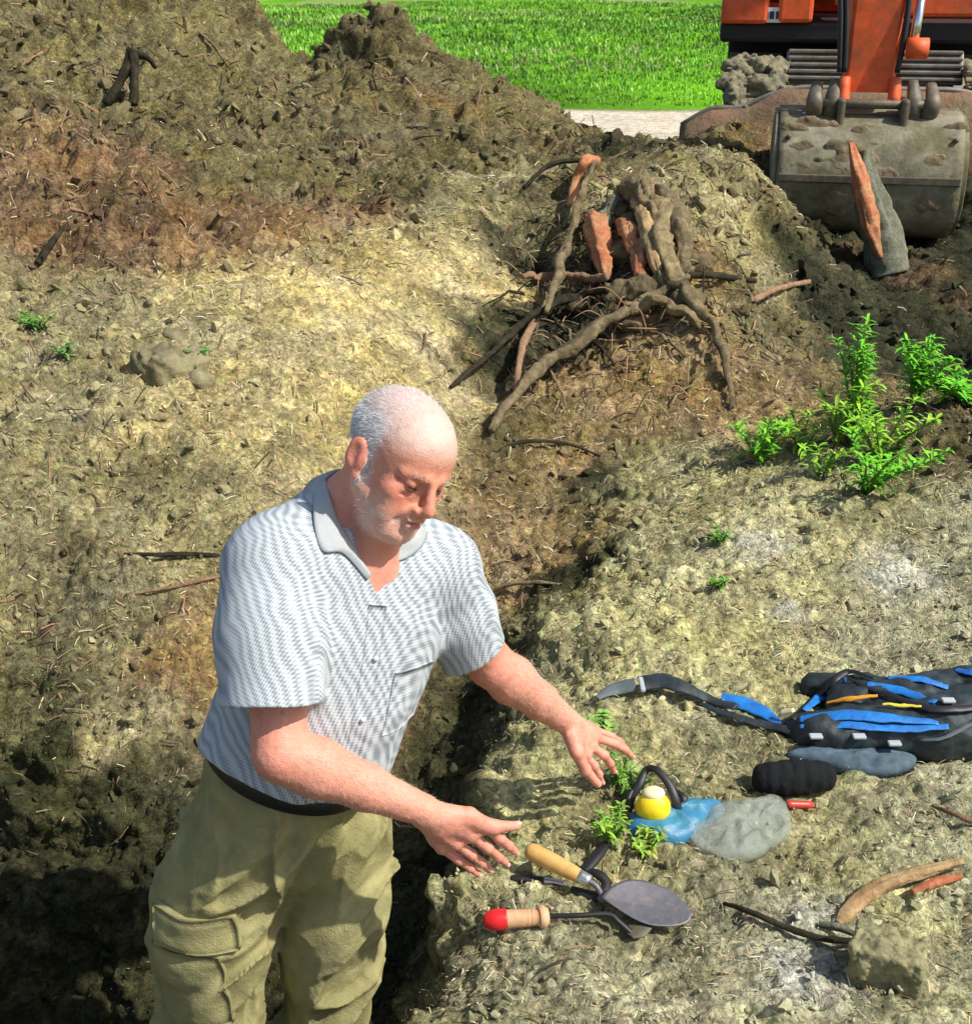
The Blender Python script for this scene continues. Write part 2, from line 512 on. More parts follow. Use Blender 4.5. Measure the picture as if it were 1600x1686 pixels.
for x in (-8, -6, -4.5, -3, -1.8, -.6, .6, 1.6):
    cp((x, 10.4, 0.05), HEAP, 1.0)
for x, y in [(1.6, 12), (3, 12), (4.5, 12), (6, 10), (-3, 12), (0, 12), (-8, 12.5), (8, 8), (8, 4), (6.5, 6), (5.2, 7.6), (-10, 9), (2.3, 10.2), (3.5, 10.5), (4.7, 10)]:
    cp((x, y, 0.0), HEAP, 0.6)
CPA = np.array(cps)

def rbf_fit(X, Y):
    D = np.linalg.norm(X[:, None] - X[None], axis=2)
    n = len(X)
    A = np.zeros((n + 1, n + 1))
    A[:n, :n] = -D + 0.004 * np.eye(n) * -1
    A[:n, n] = 1
    A[n, :n] = 1
    rhs = np.zeros((n + 1, Y.shape[1]))
    rhs[:n] = Y
    return np.linalg.solve(A, rhs)
WZ = rbf_fit(CPA[:, :2], CPA[:, 2:3])

def base_z(x, y):
    out = np.zeros(len(x))
    for s in range(0, len(x), 60000):
        q = np.stack([x[s:s + 60000], y[s:s + 60000]], 1)
        D = np.sqrt(((q[:, None] - CPA[None, :, :2]) ** 2).sum(2))
        out[s:s + 60000] = (-D) @ WZ[:-1, 0] + WZ[-1, 0]
    fade = 1 - sstep(11.0, 13.0, np.abs(y) + 0.0) 
    fade = fade * (1 - sstep(8.5, 11.5, np.abs(x)))
    far = 0.12 * np.sin(x * 0.21 + 1) * np.cos(y * 0.17) * sstep(18, 26, y)
    return out * fade + far

def soil_at(x, y):
    """region colour and roughness by inverse distance to the surveyed points"""
    out = np.zeros((len(x), 4))
    for s in range(0, len(x), 60000):
        xx, yy = x[s:s + 60000], y[s:s + 60000]
        q3 = np.stack([xx, yy, np.zeros_like(xx)], 1)
        wx = 0.16 * fbm(q3 * 2.2, 4, 5) + 0.05 * fbm(q3 * 9, 3, 25)
        wy = 0.16 * fbm(q3 * 2.2, 4, 9) + 0.05 * fbm(q3 * 9, 3, 29)
        k = np.clip(yy / 3.0, 0.4, 2.0)
        q = np.stack([xx + wx * k, yy + wy * k], 1)
        D2 = ((q[:, None] - CPA[None, :, :2]) ** 2).sum(2)
        W = 1 / (D2 + 1e-3) ** 2.0
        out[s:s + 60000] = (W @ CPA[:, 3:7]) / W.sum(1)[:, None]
    return out

ang = np.concatenate([np.linspace(-85, -34, 60, endpoint=False), np.linspace(-34, 34, 560, endpoint=False), np.linspace(34, 85, 60)])
ang = np.radians(ang)
rad = [0.35]
while rad[-1] < 400:
    r_ = rad[-1]
    rad.append(r_ * (1.02 if r_ < 1.4 else 1.0021 if r_ < 10.5 else 1.006 if r_ < 30 else 1.03))
rad = np.array(rad)
NR, NA = len(rad), len(ang)
RR, AA = np.meshgrid(rad, ang, indexing='ij')
GX = (RR * np.sin(AA)).ravel()
GY = (RR * np.cos(AA)).ravel() - 0.5
GZ = base_z(GX, GY)
G0 = np.stack([GX, GY, GZ], 1)
ATT = soil_at(GX, GY)
def grid_normals(V):
    g = V.reshape(NR, NA, 3)
    n = np.cross(np.gradient(g, axis=1), np.gradient(g, axis=0))
    n /= np.linalg.norm(n, axis=2)[..., None] + 1e-12
    n = n.reshape(-1, 3)
    n[n[:, 2] < 0] *= -1
    return n
GN = grid_normals(G0)
rough = ATT[:, 3]
near = 1 - sstep(9.5, 12.5, np.maximum(GY, np.abs(GX)))
# broad lumps, then clods of several sizes, then crumbs
warp = np.stack([fbm(G0 * 3.0, 3, 41), fbm(G0 * 3.0, 3, 47), fbm(G0 * 3.0, 3, 53)], 1) * 0.08
Q = G0 + warp
w1, c1 = worley(Q / np.array([.30, .30, .22]), 3)
w2, c2 = worley(Q / .115, 13)
w3, c3 = worley((G0 + warp * .4) / .05, 23)
w4, c4 = worley(G0 / .022, 33)
lump = fbm(G0 * 1.7, 5, 60, 0.55)
ridg = 1 - np.abs(fbm(Q * np.array([3.0, 3.0, 7.0]), 5, 71, 0.6)) * 2
disp = (0.060 * rough * lump + 0.110 * np.maximum(rough - .45, 0) * (0.55 - w1) * (0.4 + c1) + 0.066 * rough * (0.5 - w2) * (0.15 + 1.1 * c2)
        + 0.036 * (.35 + .65 * rough) * (0.5 - w3) * (0.2 + 1.2 * c3) + 0.015 * (0.5 - w4) * (.3 + c4) + 0.040 * rough * (ridg - .5) * (1 + .8 * sstep(1.0, 1.5, rough))
        + 0.012 * fbm(G0 * 38, 3, 80))
disp *= near
GD = G0 + GN * disp[:, None]
GNN = grid_normals(GD)
# colours: region colour with crumb to crumb differences
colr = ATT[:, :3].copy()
mixr = fbm(G0 * np.array([1.3, 1.3, 2.5]), 5, 90)
dampc = sstep(0.05, 0.5, fbm(G0 * 2.6, 5, 95))[:, None]
colr *= 1 + 0.30 * mixr[:, None]
colr = colr * (1 - .35 * dampc) 
colr *= (0.80 + 0.40 * c2)[:, None] * (0.85 + 0.30 * c3)[:, None]
redm = (sstep(.25, .6, fbm(G0 * 1.9, 4, 101)) * .34 * sstep(.7, 1.2, rough))[:, None]
colr = colr * (1 - redm) + np.array((.23, .14, .078)) * (.7 + .6 * c3[:, None]) * redm
# pale silt patches
for px, py, r_ in [(1250, 920, .10), (1350, 1490, .07), (1330, 1600, .09), (1300, 1010, .05), (1480, 960, .12)]:
    c = PZ(px, py, 0.03)
    dd = np.hypot(GX - c[0], (GY - c[1]))
    m = (np.exp(-(dd / r_) ** 2) * (0.6 + .6 * fbm(G0 * 30, 3, 7)))[:, None]
    m = np.clip(m, 0, 1)
    colr = colr * (1 - m * .8) + np.array((.62, .62, .60)) * m * .8
roadm = sstep(13.3, 14.0, GY + .5 * np.sin(GX * .5)) * (1 - sstep(16.6, 17.2, GY + .4 * np.sin(GX * .7)))
grassm = sstep(16.8, 17.2, GY + .4 * np.sin(GX * .7) + .25 * fbm(G0 * .8, 3, 3)) 
gn = fbm(G0 * np.array([.25, .25, 1]), 5, 120)
gcol = np.array((.135, .34, .018)) * (1 + .8 * gn[:, None]) * (1 - .5 * sstep(.1, .5, fbm(G0 * np.array([.5, .4, 1]) + 9, 4, 140)))[:, None]
dry = sstep(.15, .45, fbm(G0 * np.array([.12, .16, 1]) + 5, 4, 130))[:, None]
dry = np.clip(dry + .7 * sstep(28, 50, GY)[:, None] * sstep(-.2, .3, fbm(G0 * np.array([.2, .1, 1]), 4, 150))[:, None], 0, 1)
gcol = gcol * (1 - dry * .7) + np.array((.33, .35, .17)) * dry * .7
colr = colr * (1 - roadm[:, None]) + (np.array((.66, .58, .46)) * (1 + .2 * fbm(G0 * 2, 4, 9)[:, None])) * roadm[:, None]
colr = colr * (1 - grassm[:, None]) + gcol * grassm[:, None]
side = (sstep(8.5, 11, np.abs(GX)) * (1 - roadm))[:, None]
colr = colr * (1 - side) + gcol * side

# the sheet is cut along natural limits into named pieces that share their border vertices
ii = np.arange(NR - 1)[:, None] * NA
jj = np.arange(NA - 1)[None]
GF = np.stack([ii + jj, ii + jj + 1, ii + NA + jj + 1, ii + NA + jj], -1).reshape(-1, 4)
fc = G0[GF].mean(1)
def inside(poly, x, y):
    c = np.zeros(len(x), bool)
    n = len(poly)
    for a in range(n):
        x1, y1 = poly[a]; x2, y2 = poly[(a + 1) % n]
        if y1 == y2: continue
        m = ((y1 > y) != (y2 > y)) & (x < (x2 - x1) * (y - y1) / (y2 - y1) + x1)
        c ^= m
    return c
E3 = [tuple(PZ(1100, 700, .05)[:2]), tuple(P(1190, 640, 4.9)[:2]), tuple(P(1250, 540, 5.2)[:2]), tuple(P(1280, 350, 6.6)[:2]), tuple(P(1240, 210, 7.6)[:2]), tuple(P(1100, 225, 8.4)[:2])]
pitpoly = edge + [(.56, 4.02)] + E3 + [tuple(P(x, y, d)[:2]) for x, y, d in [(1010, 275, 7.0), (860, 300, 6.3), (740, 335, 5.9), (600, 400, 5.2), (450, 450, 4.9), (300, 480, 4.6), (0, 500, 4.5), (-400, 500, 4.3)]] + [(-9, 4), (-9, -1), (-.3, -1)]
heappoly = [tuple(P(x, y, d)[:2]) for x, y, d in [(1100, 225, 8.4), (1010, 275, 7.0), (860, 300, 6.3), (740, 335, 5.9), (600, 400, 5.2), (450, 450, 4.9), (300, 480, 4.6), (0, 500, 4.5), (-400, 500, 4.3)]] + [(-9, 4), (-12, 10.4), (1.6, 10.4)]
FX, FY = fc[:, 0], fc[:, 1]
zone = np.zeros(len(GF), int)
zone[inside(pitpoly, FX, FY)] = 1
zone[inside(heappoly, FX, FY) & (zone == 0)] = 2
roadf = (FY + .5 * np.sin(FX * .5) > 13.6) & (FY + .4 * np.sin(FX * .7) <= 17)
zone[roadf] = 3
zone[(FY + .4 * np.sin(FX * .7) > 17)] = 4
for zi, nm, lb in [(0, 'ground', 'pale crumbly soil level with the pit edge'), (1, 'pit_terrain', 'tan and brown earth slopes of the dug pit'),
                   (2, 'spoil_heap_terrain', 'dark brown heap of dug soil behind the pit'), (3, 'sand_road', 'pale sandy track before the meadow'), (4, 'meadow_ground', 'bright green meadow beyond the track')]:
    f = GF[zone == zi]
    used, inv = np.unique(f, return_inverse=True)
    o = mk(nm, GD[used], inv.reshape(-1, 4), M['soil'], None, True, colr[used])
    tag(o, lb, None, None, 'structure')

# quick lookup of the finished ground height
def ground_idx(x, y):
    r = math.hypot(x, y + .5)
    a = math.atan2(x, y + .5)
    i = int(np.clip(np.searchsorted(rad, r), 1, NR - 1))
    j = int(np.clip(np.searchsorted(ang, a), 1, NA - 1))
    return i * NA + j
def ground_z(x, y):
    return float(GD[ground_idx(x, y)][2])

# ------------------------------------------------------------------ implicit surfaces for the person and clothes
class SDF:
    def __init__(s):
        s.it = []       # (op, fn, centre, radius, k)
        s.post = None
    def cone(s, a, b, r1, r2, k=0.01, op='+'):
        a, b = np.asarray(a, float), np.asarray(b, float)
        ab = b - a
        L2 = ab @ ab
        def f(p):
            t = np.clip(((p - a) @ ab) / L2, 0, 1)
            return np.linalg.norm(p - a - t[:, None] * ab, axis=1) - (r1 + (r2 - r1) * t)
        s.it.append((op, f, (a + b) / 2, math.sqrt(L2) / 2 + max(r1, r2), k))
    def chain(s, pts, rs, k=0.01):
        for i in range(len(pts) - 1):
            s.cone(pts[i], pts[i + 1], rs[i], rs[i + 1], k)
    def ell(s, c, r, R=None, k=0.01, op='+'):
        c, r = np.asarray(c, float), np.asarray(r, float)
        R = np.eye(3) if R is None else np.asarray(R)   # columns are the axes
        def f(p):
            q = (p - c) @ R
            k0 = np.linalg.norm(q / r, axis=1)
            k1 = np.linalg.norm(q / (r * r), axis=1)
            return k0 * (k0 - 1) / (k1 + 1e-9)
        s.it.append((op, f, c, float(r.max()), k))
    def plane(s, c, n, k=0.002, op='-'):
        """removes what lies on the side n points to"""
        c, n = np.asarray(c, float), nrm(n)
        s.it.append((op, lambda p: -((p - c) @ n), c, 1e9, k))
    def fn(s, f, c, r, k=0.01, op='+'):
        s.it.append((op, f, np.asarray(c, float), r, k))
    def eval(s, p, items=None):
        d = np.full(len(p), 1.0)
        for op, f, c, r, k in (s.it if items is None else items):
            e = f(p)
            if op == '+':
                h = np.clip(0.5 + 0.5 * (d - e) / k, 0, 1)
                d = d * (1 - h) + e * h - k * h * (1 - h)
            elif op == '-':
                h = np.clip(0.5 - 0.5 * (d + e) / k, 0, 1)
                d = d * (1 - h) - e * h + k * h * (1 - h)
        if s.post is not None:
            d = d + s.post(p)
        return d
    def mesh(s, res, pad=0.02, n=30, post_m=0.02):
        lo = np.min([c - r for op, f, c, r, k in s.it if op == '+'], axis=0) - pad
        hi = np.max([c + r for op, f, c, r, k in s.it if op == '+'], axis=0) + pad
        nb = np.ceil((hi - lo) / (res * n)).astype(int)
        N = nb * n + 2
        VI, VP, FQ = [], [], []
        g = np.arange(-1, n + 1)
        I, J, K = np.meshgrid(g, g, g, indexing='ij')
        for bx in range(nb[0]):
            for by in range(nb[1]):
                for bz in range(nb[2]):
                    o = lo + np.array([bx, by, bz]) * n * res
                    c = o + n * res / 2
                    R = n * res * 0.9 + 4 * res
                    its = [t for t in s.it if np.linalg.norm(t[2] - c) < t[3] + R + t[4] + post_m]
                    if not any(t[0] == '+' for t in its):
                        continue
                    dc = s.eval(c[None], its)[0]
                    if dc > R * 1.7 + 0.05:
                        continue
                    pts = o + np.stack([I, J, K], -1).reshape(-1, 3) * res
                    D = s.eval(pts, its).reshape(I.shape)
                    if D.min() > 0 or D.max() < 0:
                        continue
                    # cells (i,j,k) with corners i..i+1 ; index -1..n-1
                    sg = D < 0
                    m = n + 1
                    cnt = np.zeros((m, m, m), int)
                    acc = np.zeros((m, m, m, 3))
                    ne = np.zeros((m, m, m))
                    def sl(a, b_, c_):
                        return D[a:a + m, b_:b_ + m, c_:c_ + m]
                    for ax in range(3):
                        for u in (0, 1):
                            for v in (0, 1):
                                oa = [0, 0, 0]; ob = [0, 0, 0]
                                o1, o2 = [x for x in range(3) if x != ax]
                                oa[o1] = u; oa[o2] = v
                                ob[o1] = u; ob[o2] = v; ob[ax] = 1
                                da, db = sl(*oa), sl(*ob)
                                cr = (da < 0) != (db < 0)
                                t = np.where(cr, da / (da - db + 1e-20), 0)
                                pos = np.zeros((m, m, m, 3))
                                pos[..., ax] = t
                                pos[..., o1] = u
                                pos[..., o2] = v
                                acc += pos * cr[..., None]
                                ne += cr
                    act = ne > 0
                    ci = np.argwhere(act)
                    loc = acc[act] / ne[act][:, None]
                    gi = ci - 1 + np.array([bx, by, bz]) * n + 1       # global cell index, shifted by one
                    own = (ci > 0).all(1)
                    VI.append(((gi[:, 0] * N[1] + gi[:, 1]) * N[2] + gi[:, 2])[own])
                    VP.append((o + (ci - 1 + loc) * res)[own])
                    # faces for edges whose start node index is 0..n-1 on every axis
                    for ax in range(3):
                        o1, o2 = [(1, 2), (2, 0), (0, 1)][ax]
                        a = sg[1:m, 1:m, 1:m]
                        sh = [slice(1, m)] * 3
                        sh[ax] = slice(2, m + 1)
                        b = sg[tuple(sh)]
                        e = np.argwhere(a != b)
                        if not len(e):
                            continue
                        ge = e + np.array([bx, by, bz]) * n + 1
                        st = a[e[:, 0], e[:, 1], e[:, 2]]
                        d1 = np.zeros(3, int); d1[o1] = 1
                        d2 = np.zeros(3, int); d2[o2] = 1
                        def key(q):
                            return (q[:, 0] * N[1] + q[:, 1]) * N[2] + q[:, 2]
                        q = np.stack([key(ge - d1 - d2), key(ge - d2), key(ge), key(ge - d1)], 1)
                        q[~st] = q[~st][:, ::-1]
                        FQ.append(q)
        ids = np.concatenate(VI); V = np.concatenate(VP); F = np.concatenate(FQ)
        order = np.argsort(ids)
        ids, V = ids[order], V[order]
        pos = np.clip(np.searchsorted(ids, F), 0, len(ids) - 1)
        ok = (ids[pos] == F).all(1)
        F = pos[ok]
        # light relaxation
        return V, F

def relax(V, F, it=1, amt=0.5):
    for _ in range(it):
        A = np.zeros_like(V); c = np.zeros(len(V))
        for i in range(4):
            for j in ((i + 1) % 4, (i + 3) % 4):
                np.add.at(A, F[:, i], V[F[:, j]])
                np.add.at(c, F[:, i], 1)
        V = V * (1 - amt) + amt * A / np.maximum(c, 1)[:, None]
    return V

# ------------------------------------------------------------------ the person
from mathutils.bvhtree import BVHTree
def lerp(a, b, t): return a * (1 - t) + b * t
def basis_cam(psi, p, roll=0.0):
    F = np.array([math.cos(p) * math.cos(psi), -math.sin(p), math.cos(p) * math.sin(psi)])
    U = np.array([math.sin(p) * math.cos(psi), math.cos(p), math.sin(p) * math.sin(psi)])
    L = np.cross(U, F)
    if roll:
        c, s_ = math.cos(roll), math.sin(roll)
        U, L = U * c + L * s_, L * c - U * s_
    return np.array([CV(*L), CV(*F), CV(*U)]).T       # columns: his left, forward, up

HR = basis_cam(math.radians(43), math.radians(32), math.radians(4))
HO = P(650, 765, 1.95)
HS = .94
def H(x, y, z):
    return HO + HR @ (np.array([x, y, z]) * HS)

SHR, SHL = P(446, 930, 1.95), P(722, 935, 2.14)
ELR, WRR = P(462, 1240, 1.90), P(692, 1332, 1.99)
ELL, WRL = P(808, 1094, 2.30), P(935, 1190, 2.48)
HIPR, HIPL = np.array([-.445, 1.735, .24]), np.array([-.285, 1.81, .24])
KNR, KNL = P(345, 1690, 2.33), P(540, 1660, 2.42)
FTR, FTL = np.array([-.56, 1.74, -.60]), np.array([-.34, 1.84, -.60])
NECK = P(565, 850, 2.04)
PEL = (HIPR + HIPL) / 2
SPU = nrm((SHR + SHL) / 2 - PEL)
TL = nrm((SHL - SHR) - SPU * ((SHL - SHR) @ SPU))
TF = np.cross(TL, SPU)     # forward for (left, forward, up): forward = up x left -> check sign below
if TF[1] > 0:
    TF = -TF
TR = np.array([TL, TF, SPU]).T
def T(x, y, z):
    """torso frame, origin at the pelvis"""
    return PEL + TR @ np.array([x, y, z])

body = SDF()
# neck and torso
body.cone(H(0, -.035, -.050), NECK + np.array([0, 0.02, -.04]), .050, .066, .03)
body.cone(lerp(SHR, NECK, .2), NECK, .04, .06, .04)
body.cone(H(0, .02, -.07), T(0, .03, .50), .032, .050, .03)
body.ell(T(0, .0, .40), (.175, .105, .16), TR, .05)
body.ell(T(-.015, .01, .24), (.135, .10, .16), TR, .05)
body.ell(T(0, 0, .04), (.125, .085, .12), TR, .05)
body.cone(SHR, SHL, .055, .055, .05)
body.chain([HIPR + np.array([0, .02, 0]), KNR + np.array([0, .01, 0]), FTR], [.060, .048, .045], .03)
body.chain([HIPL + np.array([0, .02, 0]), KNL + np.array([0, .01, 0]), FTL], [.056, .046, .045], .03)
# arms
body.chain([SHR, lerp(SHR, ELR, .5), ELR], [.058, .048, .043], .02)
body.chain([ELR, lerp(ELR, WRR, .25), lerp(ELR, WRR, .6), WRR], [.042, .046, .036, .0265], .015)
body.cone(ELR + np.array([.0, .005, -.012]), lerp(ELR, WRR, .15) + np.array([0, 0, -.012]), .030, .030, .02)
body.chain([SHL, lerp(SHL, ELL, .5), ELL], [.056, .046, .042], .02)
body.chain([ELL, lerp(ELL, WRL, .25), lerp(ELL, WRL, .6), WRL], [.042, .046, .036, .0265], .015)
# right hand: open, palm down
def hand(wr, knuckles, fingers, thumb, rk=.0115, side=None):
    kn = [np.asarray(k) for k in knuckles]
    for i, k_ in enumerate(kn):
        body.cone(lerp(wr, k_, .12), k_, .019 - .002 * i * 0, .0118, .012)
    for i in range(3):
        body.cone(lerp(wr, kn[i], .55), lerp(wr, kn[i + 1], .75), .0135, .012, .012)
        body.cone(lerp(kn[i], kn[i + 1], 0.15), lerp(kn[i], kn[i + 1], .85), .0095, .0095, .008)
    for pts, r0 in fingers:
        n = len(pts)
        rs = [r0, r0 * .93, r0 * .84, r0 * .70][:n]
        body.chain(pts, rs, .0035)
        body.ell(pts[1], (r0 * 1.06,) * 3, None, .003)
        if n > 3: body.ell(pts[2], (r0 * .95,) * 3, None, .003)
    body.chain(thumb, [.017, .0135, .0115, .0085], .008)
def finger(a, tip, arch, t1=.46, t2=.76):
    a, tip = np.asarray(a), np.asarray(tip)
    L = np.linalg.norm(tip - a)
    return [a, lerp(a, tip, t1) + arch, lerp(a, tip, t2) + arch * .75, tip]
up_ = CV(0.0, .35, 1.0)
up_ /= np.linalg.norm(up_)
RK = [P(800, 1362, 2.035), P(776, 1376, 2.035), P(750, 1388, 2.04), P(727, 1396, 2.055)]
RTIP = [P(848, 1403, 2.10), P(833, 1422, 2.11), P(806, 1432, 2.11), P(788, 1440, 2.10)]
RHF = [(finger(RK[0], RTIP[0], up_ * .010), .0097), (finger(RK[1], RTIP[1], up_ * .013), .0100), (finger(RK[2], RTIP[2], up_ * .012), .0095), (finger(RK[3], RTIP[3], up_ * .009), .0086)]
hand(WRR, RK, RHF, [P(722, 1338, 2.005), P(772, 1344, 2.015), P(812, 1362, 2.035), P(850, 1360, 2.055)])
# knuckle tendons on the back of the hand
for k_ in RK:
    body.cone(lerp(WRR, k_, .35) + up_ * .006, k_ + up_ * .003, .006, .0085, .006)
# left hand: reaching down to the weed
LK = [P(962, 1243, 2.50), P(972, 1228, 2.515), P(980, 1214, 2.53), P(978, 1202, 2.55)]
LTIP = [P(990, 1288, 2.545), P(1010, 1270, 2.57), P(1040, 1246, 2.60), P(1030, 1232, 2.61)]
upl = nrm(CV(.35, .5, .8))
LHF = [(finger(LK[0], LTIP[0], upl * .008), .0097), (finger(LK[1], LTIP[1], upl * .014), .0100), (finger(LK[2], LTIP[2], upl * .014), .0095), (finger(LK[3], LTIP[3], upl * .012), .0086)]
hand(WRL, LK, LHF, [P(940, 1212, 2.46), P(949, 1238, 2.45), P(963, 1268, 2.475), P(984, 1291, 2.50)])
for k_ in LK:
    body.cone(lerp(WRL, k_, .4) + upl * .006, k_ + upl * .003, .006, .0085, .006)
# head
def hell(c, r, k=.012, op='+', rot=None):
    R = HR if rot is None else HR @ rot
    body.ell(H(*c), np.array(r) * HS, R, k, op)
def hcone(a, b, r1, r2, k=.012, op='+'):
    body.cone(H(*a), H(*b), r1 * HS, r2 * HS, k, op)
def rx(a):
    c, s_ = math.cos(a), math.sin(a)
    return np.array([[1, 0, 0], [0, c, -s_], [0, s_, c]])
def rz(a):
    c, s_ = math.cos(a), math.sin(a)
    return np.array([[c, -s_, 0], [s_, c, 0], [0, 0, 1]])
def ry(a):
    c, s_ = math.cos(a), math.sin(a)
    return np.array([[c, 0, s_], [0, 1, 0], [-s_, 0, c]])
hell((0, -.012, .050), (.077, .098, .080), .03)
hell((0, .030, .040), (.066, .062, .066), .03)
hell((0, .030, -.030), (.060, .058, .080), .03)
hell((0, .052, -.082), (.036, .036, .024), .025)
hell((0, .078, -.094), (.017, .014, .014), .014)
hcone((0, .092, -.067), (0, .096, -.050), .010, .009, .012)
for s_ in (-1, 1):
    hcone((s_ * .056, .0, -.040), (s_ * .026, .062, -.090), .017, .014, .025)
    hell((s_ * .044, .060, -.016), (.021, .018, .016), .016)
    hell((s_ * .036, .062, -.050), (.020, .018, .026), .018)
    hcone((s_ * .050, .070, .024), (s_ * .014, .092, .024), .0085, .0100, .008)
    hell((s_ * .031, .095, .005), (.0175, .015, .0125), .006, '-')
    hell((s_ * .031, .0745, .006), (.0135, .0135, .0125), .003)
    # heavy upper lid over a downward gaze
    hell((s_ * .031, .0770, .0105), (.0155, .0125, .0085), .004)
    hell((s_ * .031, .0755, -.0035), (.0150, .0115, .0060), .004)
    hell((s_ * .031, .0915, .0025), (.0125, .0034, .0010), .001, '-')
    # nostril wing, crease from nose to mouth
    hell((s_ * .0125, .100, -.033), (.0085, .010, .0085), .005)
    hcone((s_ * .020, .101, -.036), (s_ * .033, .082, -.062), .0022, .0018, .007, '-')
    # ear
    ro = rz(s_ * .32) @ rx(.18)
    hell((s_ * .084, -.010, .004), (.0085, .0205, .033), .004, '+', ro)
    hell((s_ * .0765, -.004, -.003), (.012, .012, .018), .006)
    hell((s_ * .0945, -.009, .008), (.0068, .0120, .0205), .004, '-', ro)
    hell((s_ * .0850, .001, .000), (.004, .004, .010), .003, '+')
    hell((s_ * .080, .000, -.027), (.0065, .009, .010), .005, '+')
hcone((0, .092, .022), (0, .112, -.018), .0075, .0105, .008)
hell((0, .113, -.026), (.0115, .0115, .0105), .006)
hell((0, .080, -.043), (.027, .021, .016), .012)
hell((0, .098, -.0515), (.021, .0065, .0050), .004)
hell((0, .0965, -.0635), (.019, .0065, .0055), .004)
hell((0, .1045, -.0572), (.024, .008, .0014), .0022, '-')
for zz, w_ in ((.062, .045), (.075, .042), (.088, .036)):
    hcone((-w_, .070, zz - .004), (w_, .070, zz - .004), .0010, .0010, .004, '-') if False else None
for s_ in (-1, 1):
    for k_, (yy, zz) in enumerate(((.070, .018), (.068, .008), (.069, -.002))):
        hcone((s_ * .050, yy, zz), (s_ * .062, yy - .020, zz + (.010 - .008 * k_)), .0012, .0008, .0035, '-')
    hcone((s_ * .018, .094, -.006), (s_ * .044, .078, -.014), .0012, .0010, .005, '-')
    hcone((s_ * .006, .100, .030), (s_ * .009, .096, .048), .0010, .0008, .004, '-')
for zz, w_ in ((.050, .042), (.064, .040), (.078, .034)):
    hcone((-w_, .074 - .2 * (zz - .05), zz), (0, .0895 - .35 * (zz - .05), zz + .003), .0008, .0008, .004, '-')
    hcone((0, .0895 - .35 * (zz - .05), zz + .003), (w_, .074 - .2 * (zz - .05), zz), .0008, .0008, .004, '-')
# veins on the back of the near hand and forearm
for v_ in ([lerp(WRR, RK[1], .1) + up_ * .018, lerp(WRR, RK[1], .5) + up_ * .018, lerp(RK[0], RK[1], .5) + up_ * .012], [lerp(WRR, RK[2], .3) + up_ * .018, lerp(WRR, RK[2], .7) + up_ * .016, lerp(RK[2], RK[3], .5) + up_ * .011],
           [lerp(ELR, WRR, .45) + up_ * .036, lerp(ELR, WRR, .62) + up_ * .033 + np.array([0, .008, 0]), lerp(ELR, WRR, .8) + up_ * .028, lerp(ELR, WRR, .97) + up_ * .024]):
    body.chain(v_, [.0022] * len(v_), .004)
def body_post(p):
    # veins and tendons, soft skin irregularity
    return 0.0011 * fbm(p * 45, 3, 5) + 0.0005 * fbm(p * 160, 1, 8)
body.post = body_post

KIND = globals().get('STAGE', 'full')
RES = 0.0026
BV, BF = body.mesh(RES)
BV = relax(BV, BF, 1, .35)

person = thing('person', (-.45, 1.79, -.66), 'white-haired man in grey checked polo shirt and khaki trousers, reaching from the pit', 'person')
# skin colours by region
hq = (BV - HO) @ HR / HS
SKIN = np.array((.68, .285, .185)); ARM = np.array((.72, .300, .210)); SCALP = np.array((.62, .43, .36)); RUDDY = np.array((.66, .20, .14)); STUB = np.array((.66, .50, .42)); PALM = np.array((.66, .30, .22))
nb1 = fbm(BV * 22, 4, 15)[:, None]
nb2 = fbm(BV * 90, 3, 19)[:, None]
bc = ARM * (1 + .16 * nb1 + .08 * nb2) * (1 - .25 * sstep(.35, .7, fbm(BV * 150, 2, 77))[:, None])
jt = [q_ for f_, _ in RHF + LHF for q_ in f_[1:3]] + list(RK) + list(LK)
jm = np.zeros(len(BV))
for q_ in jt: jm = np.maximum(jm, np.exp(-(((BV - q_) ** 2).sum(1)) / .0095 ** 2))
tipm = np.zeros(len(BV))
for f_, _ in RHF + LHF: tipm = np.maximum(tipm, np.exp(-(((BV - f_[-1]) ** 2).sum(1)) / .011 ** 2))
jm = (np.clip(jm * .55 + tipm * .35, 0, 1))[:, None]
bc = bc * (1 - jm) + np.array((.56, .17, .12)) * jm
dirt = sstep(.1, .5, fbm(BV * 55, 3, 83))[:, None] * sstep(.24, .12, np.minimum(np.linalg.norm(BV - RK[1], axis=1), np.linalg.norm(BV - LK[1], axis=1)))[:, None] * .35
bc = bc * (1 - dirt) + np.array((.33, .20, .12)) * dirt
ishead = sstep(.20, .16, np.linalg.norm(hq - np.array([0, .02, .02]), axis=1))[:, None]
hc = np.tile(SKIN, (len(BV), 1))
top = sstep(.035, .080, hq[:, 2] - .20 * hq[:, 1] + .012)[:, None]
hc = hc * (1 - top) + SCALP * top
chk = np.exp(-(((np.abs(hq[:, 0]) - .045) / .022) ** 2 + ((hq[:, 1] - .065) / .04) ** 2 + ((hq[:, 2] + .018) / .026) ** 2))[:, None]
hc = hc * (1 - .6 * chk) + RUDDY * .6 * chk
frk = sstep(.35, .6, fbm(BV * 75, 2, 33))[:, None] * .22
hc = hc * (1 - frk) + np.array((.50, .20, .13)) * frk
nose = np.exp(-((hq[:, 0] / .018) ** 2 + ((hq[:, 1] - .115) / .02) ** 2 + ((hq[:, 2] + .022) / .022) ** 2))[:, None]
hc = hc * (1 - .4 * nose) + RUDDY * .4 * nose
ear = (np.abs(hq[:, 0]) > .078)[:, None] * 1.0
hc = hc * (1 - .5 * ear) + RUDDY * .5 * ear
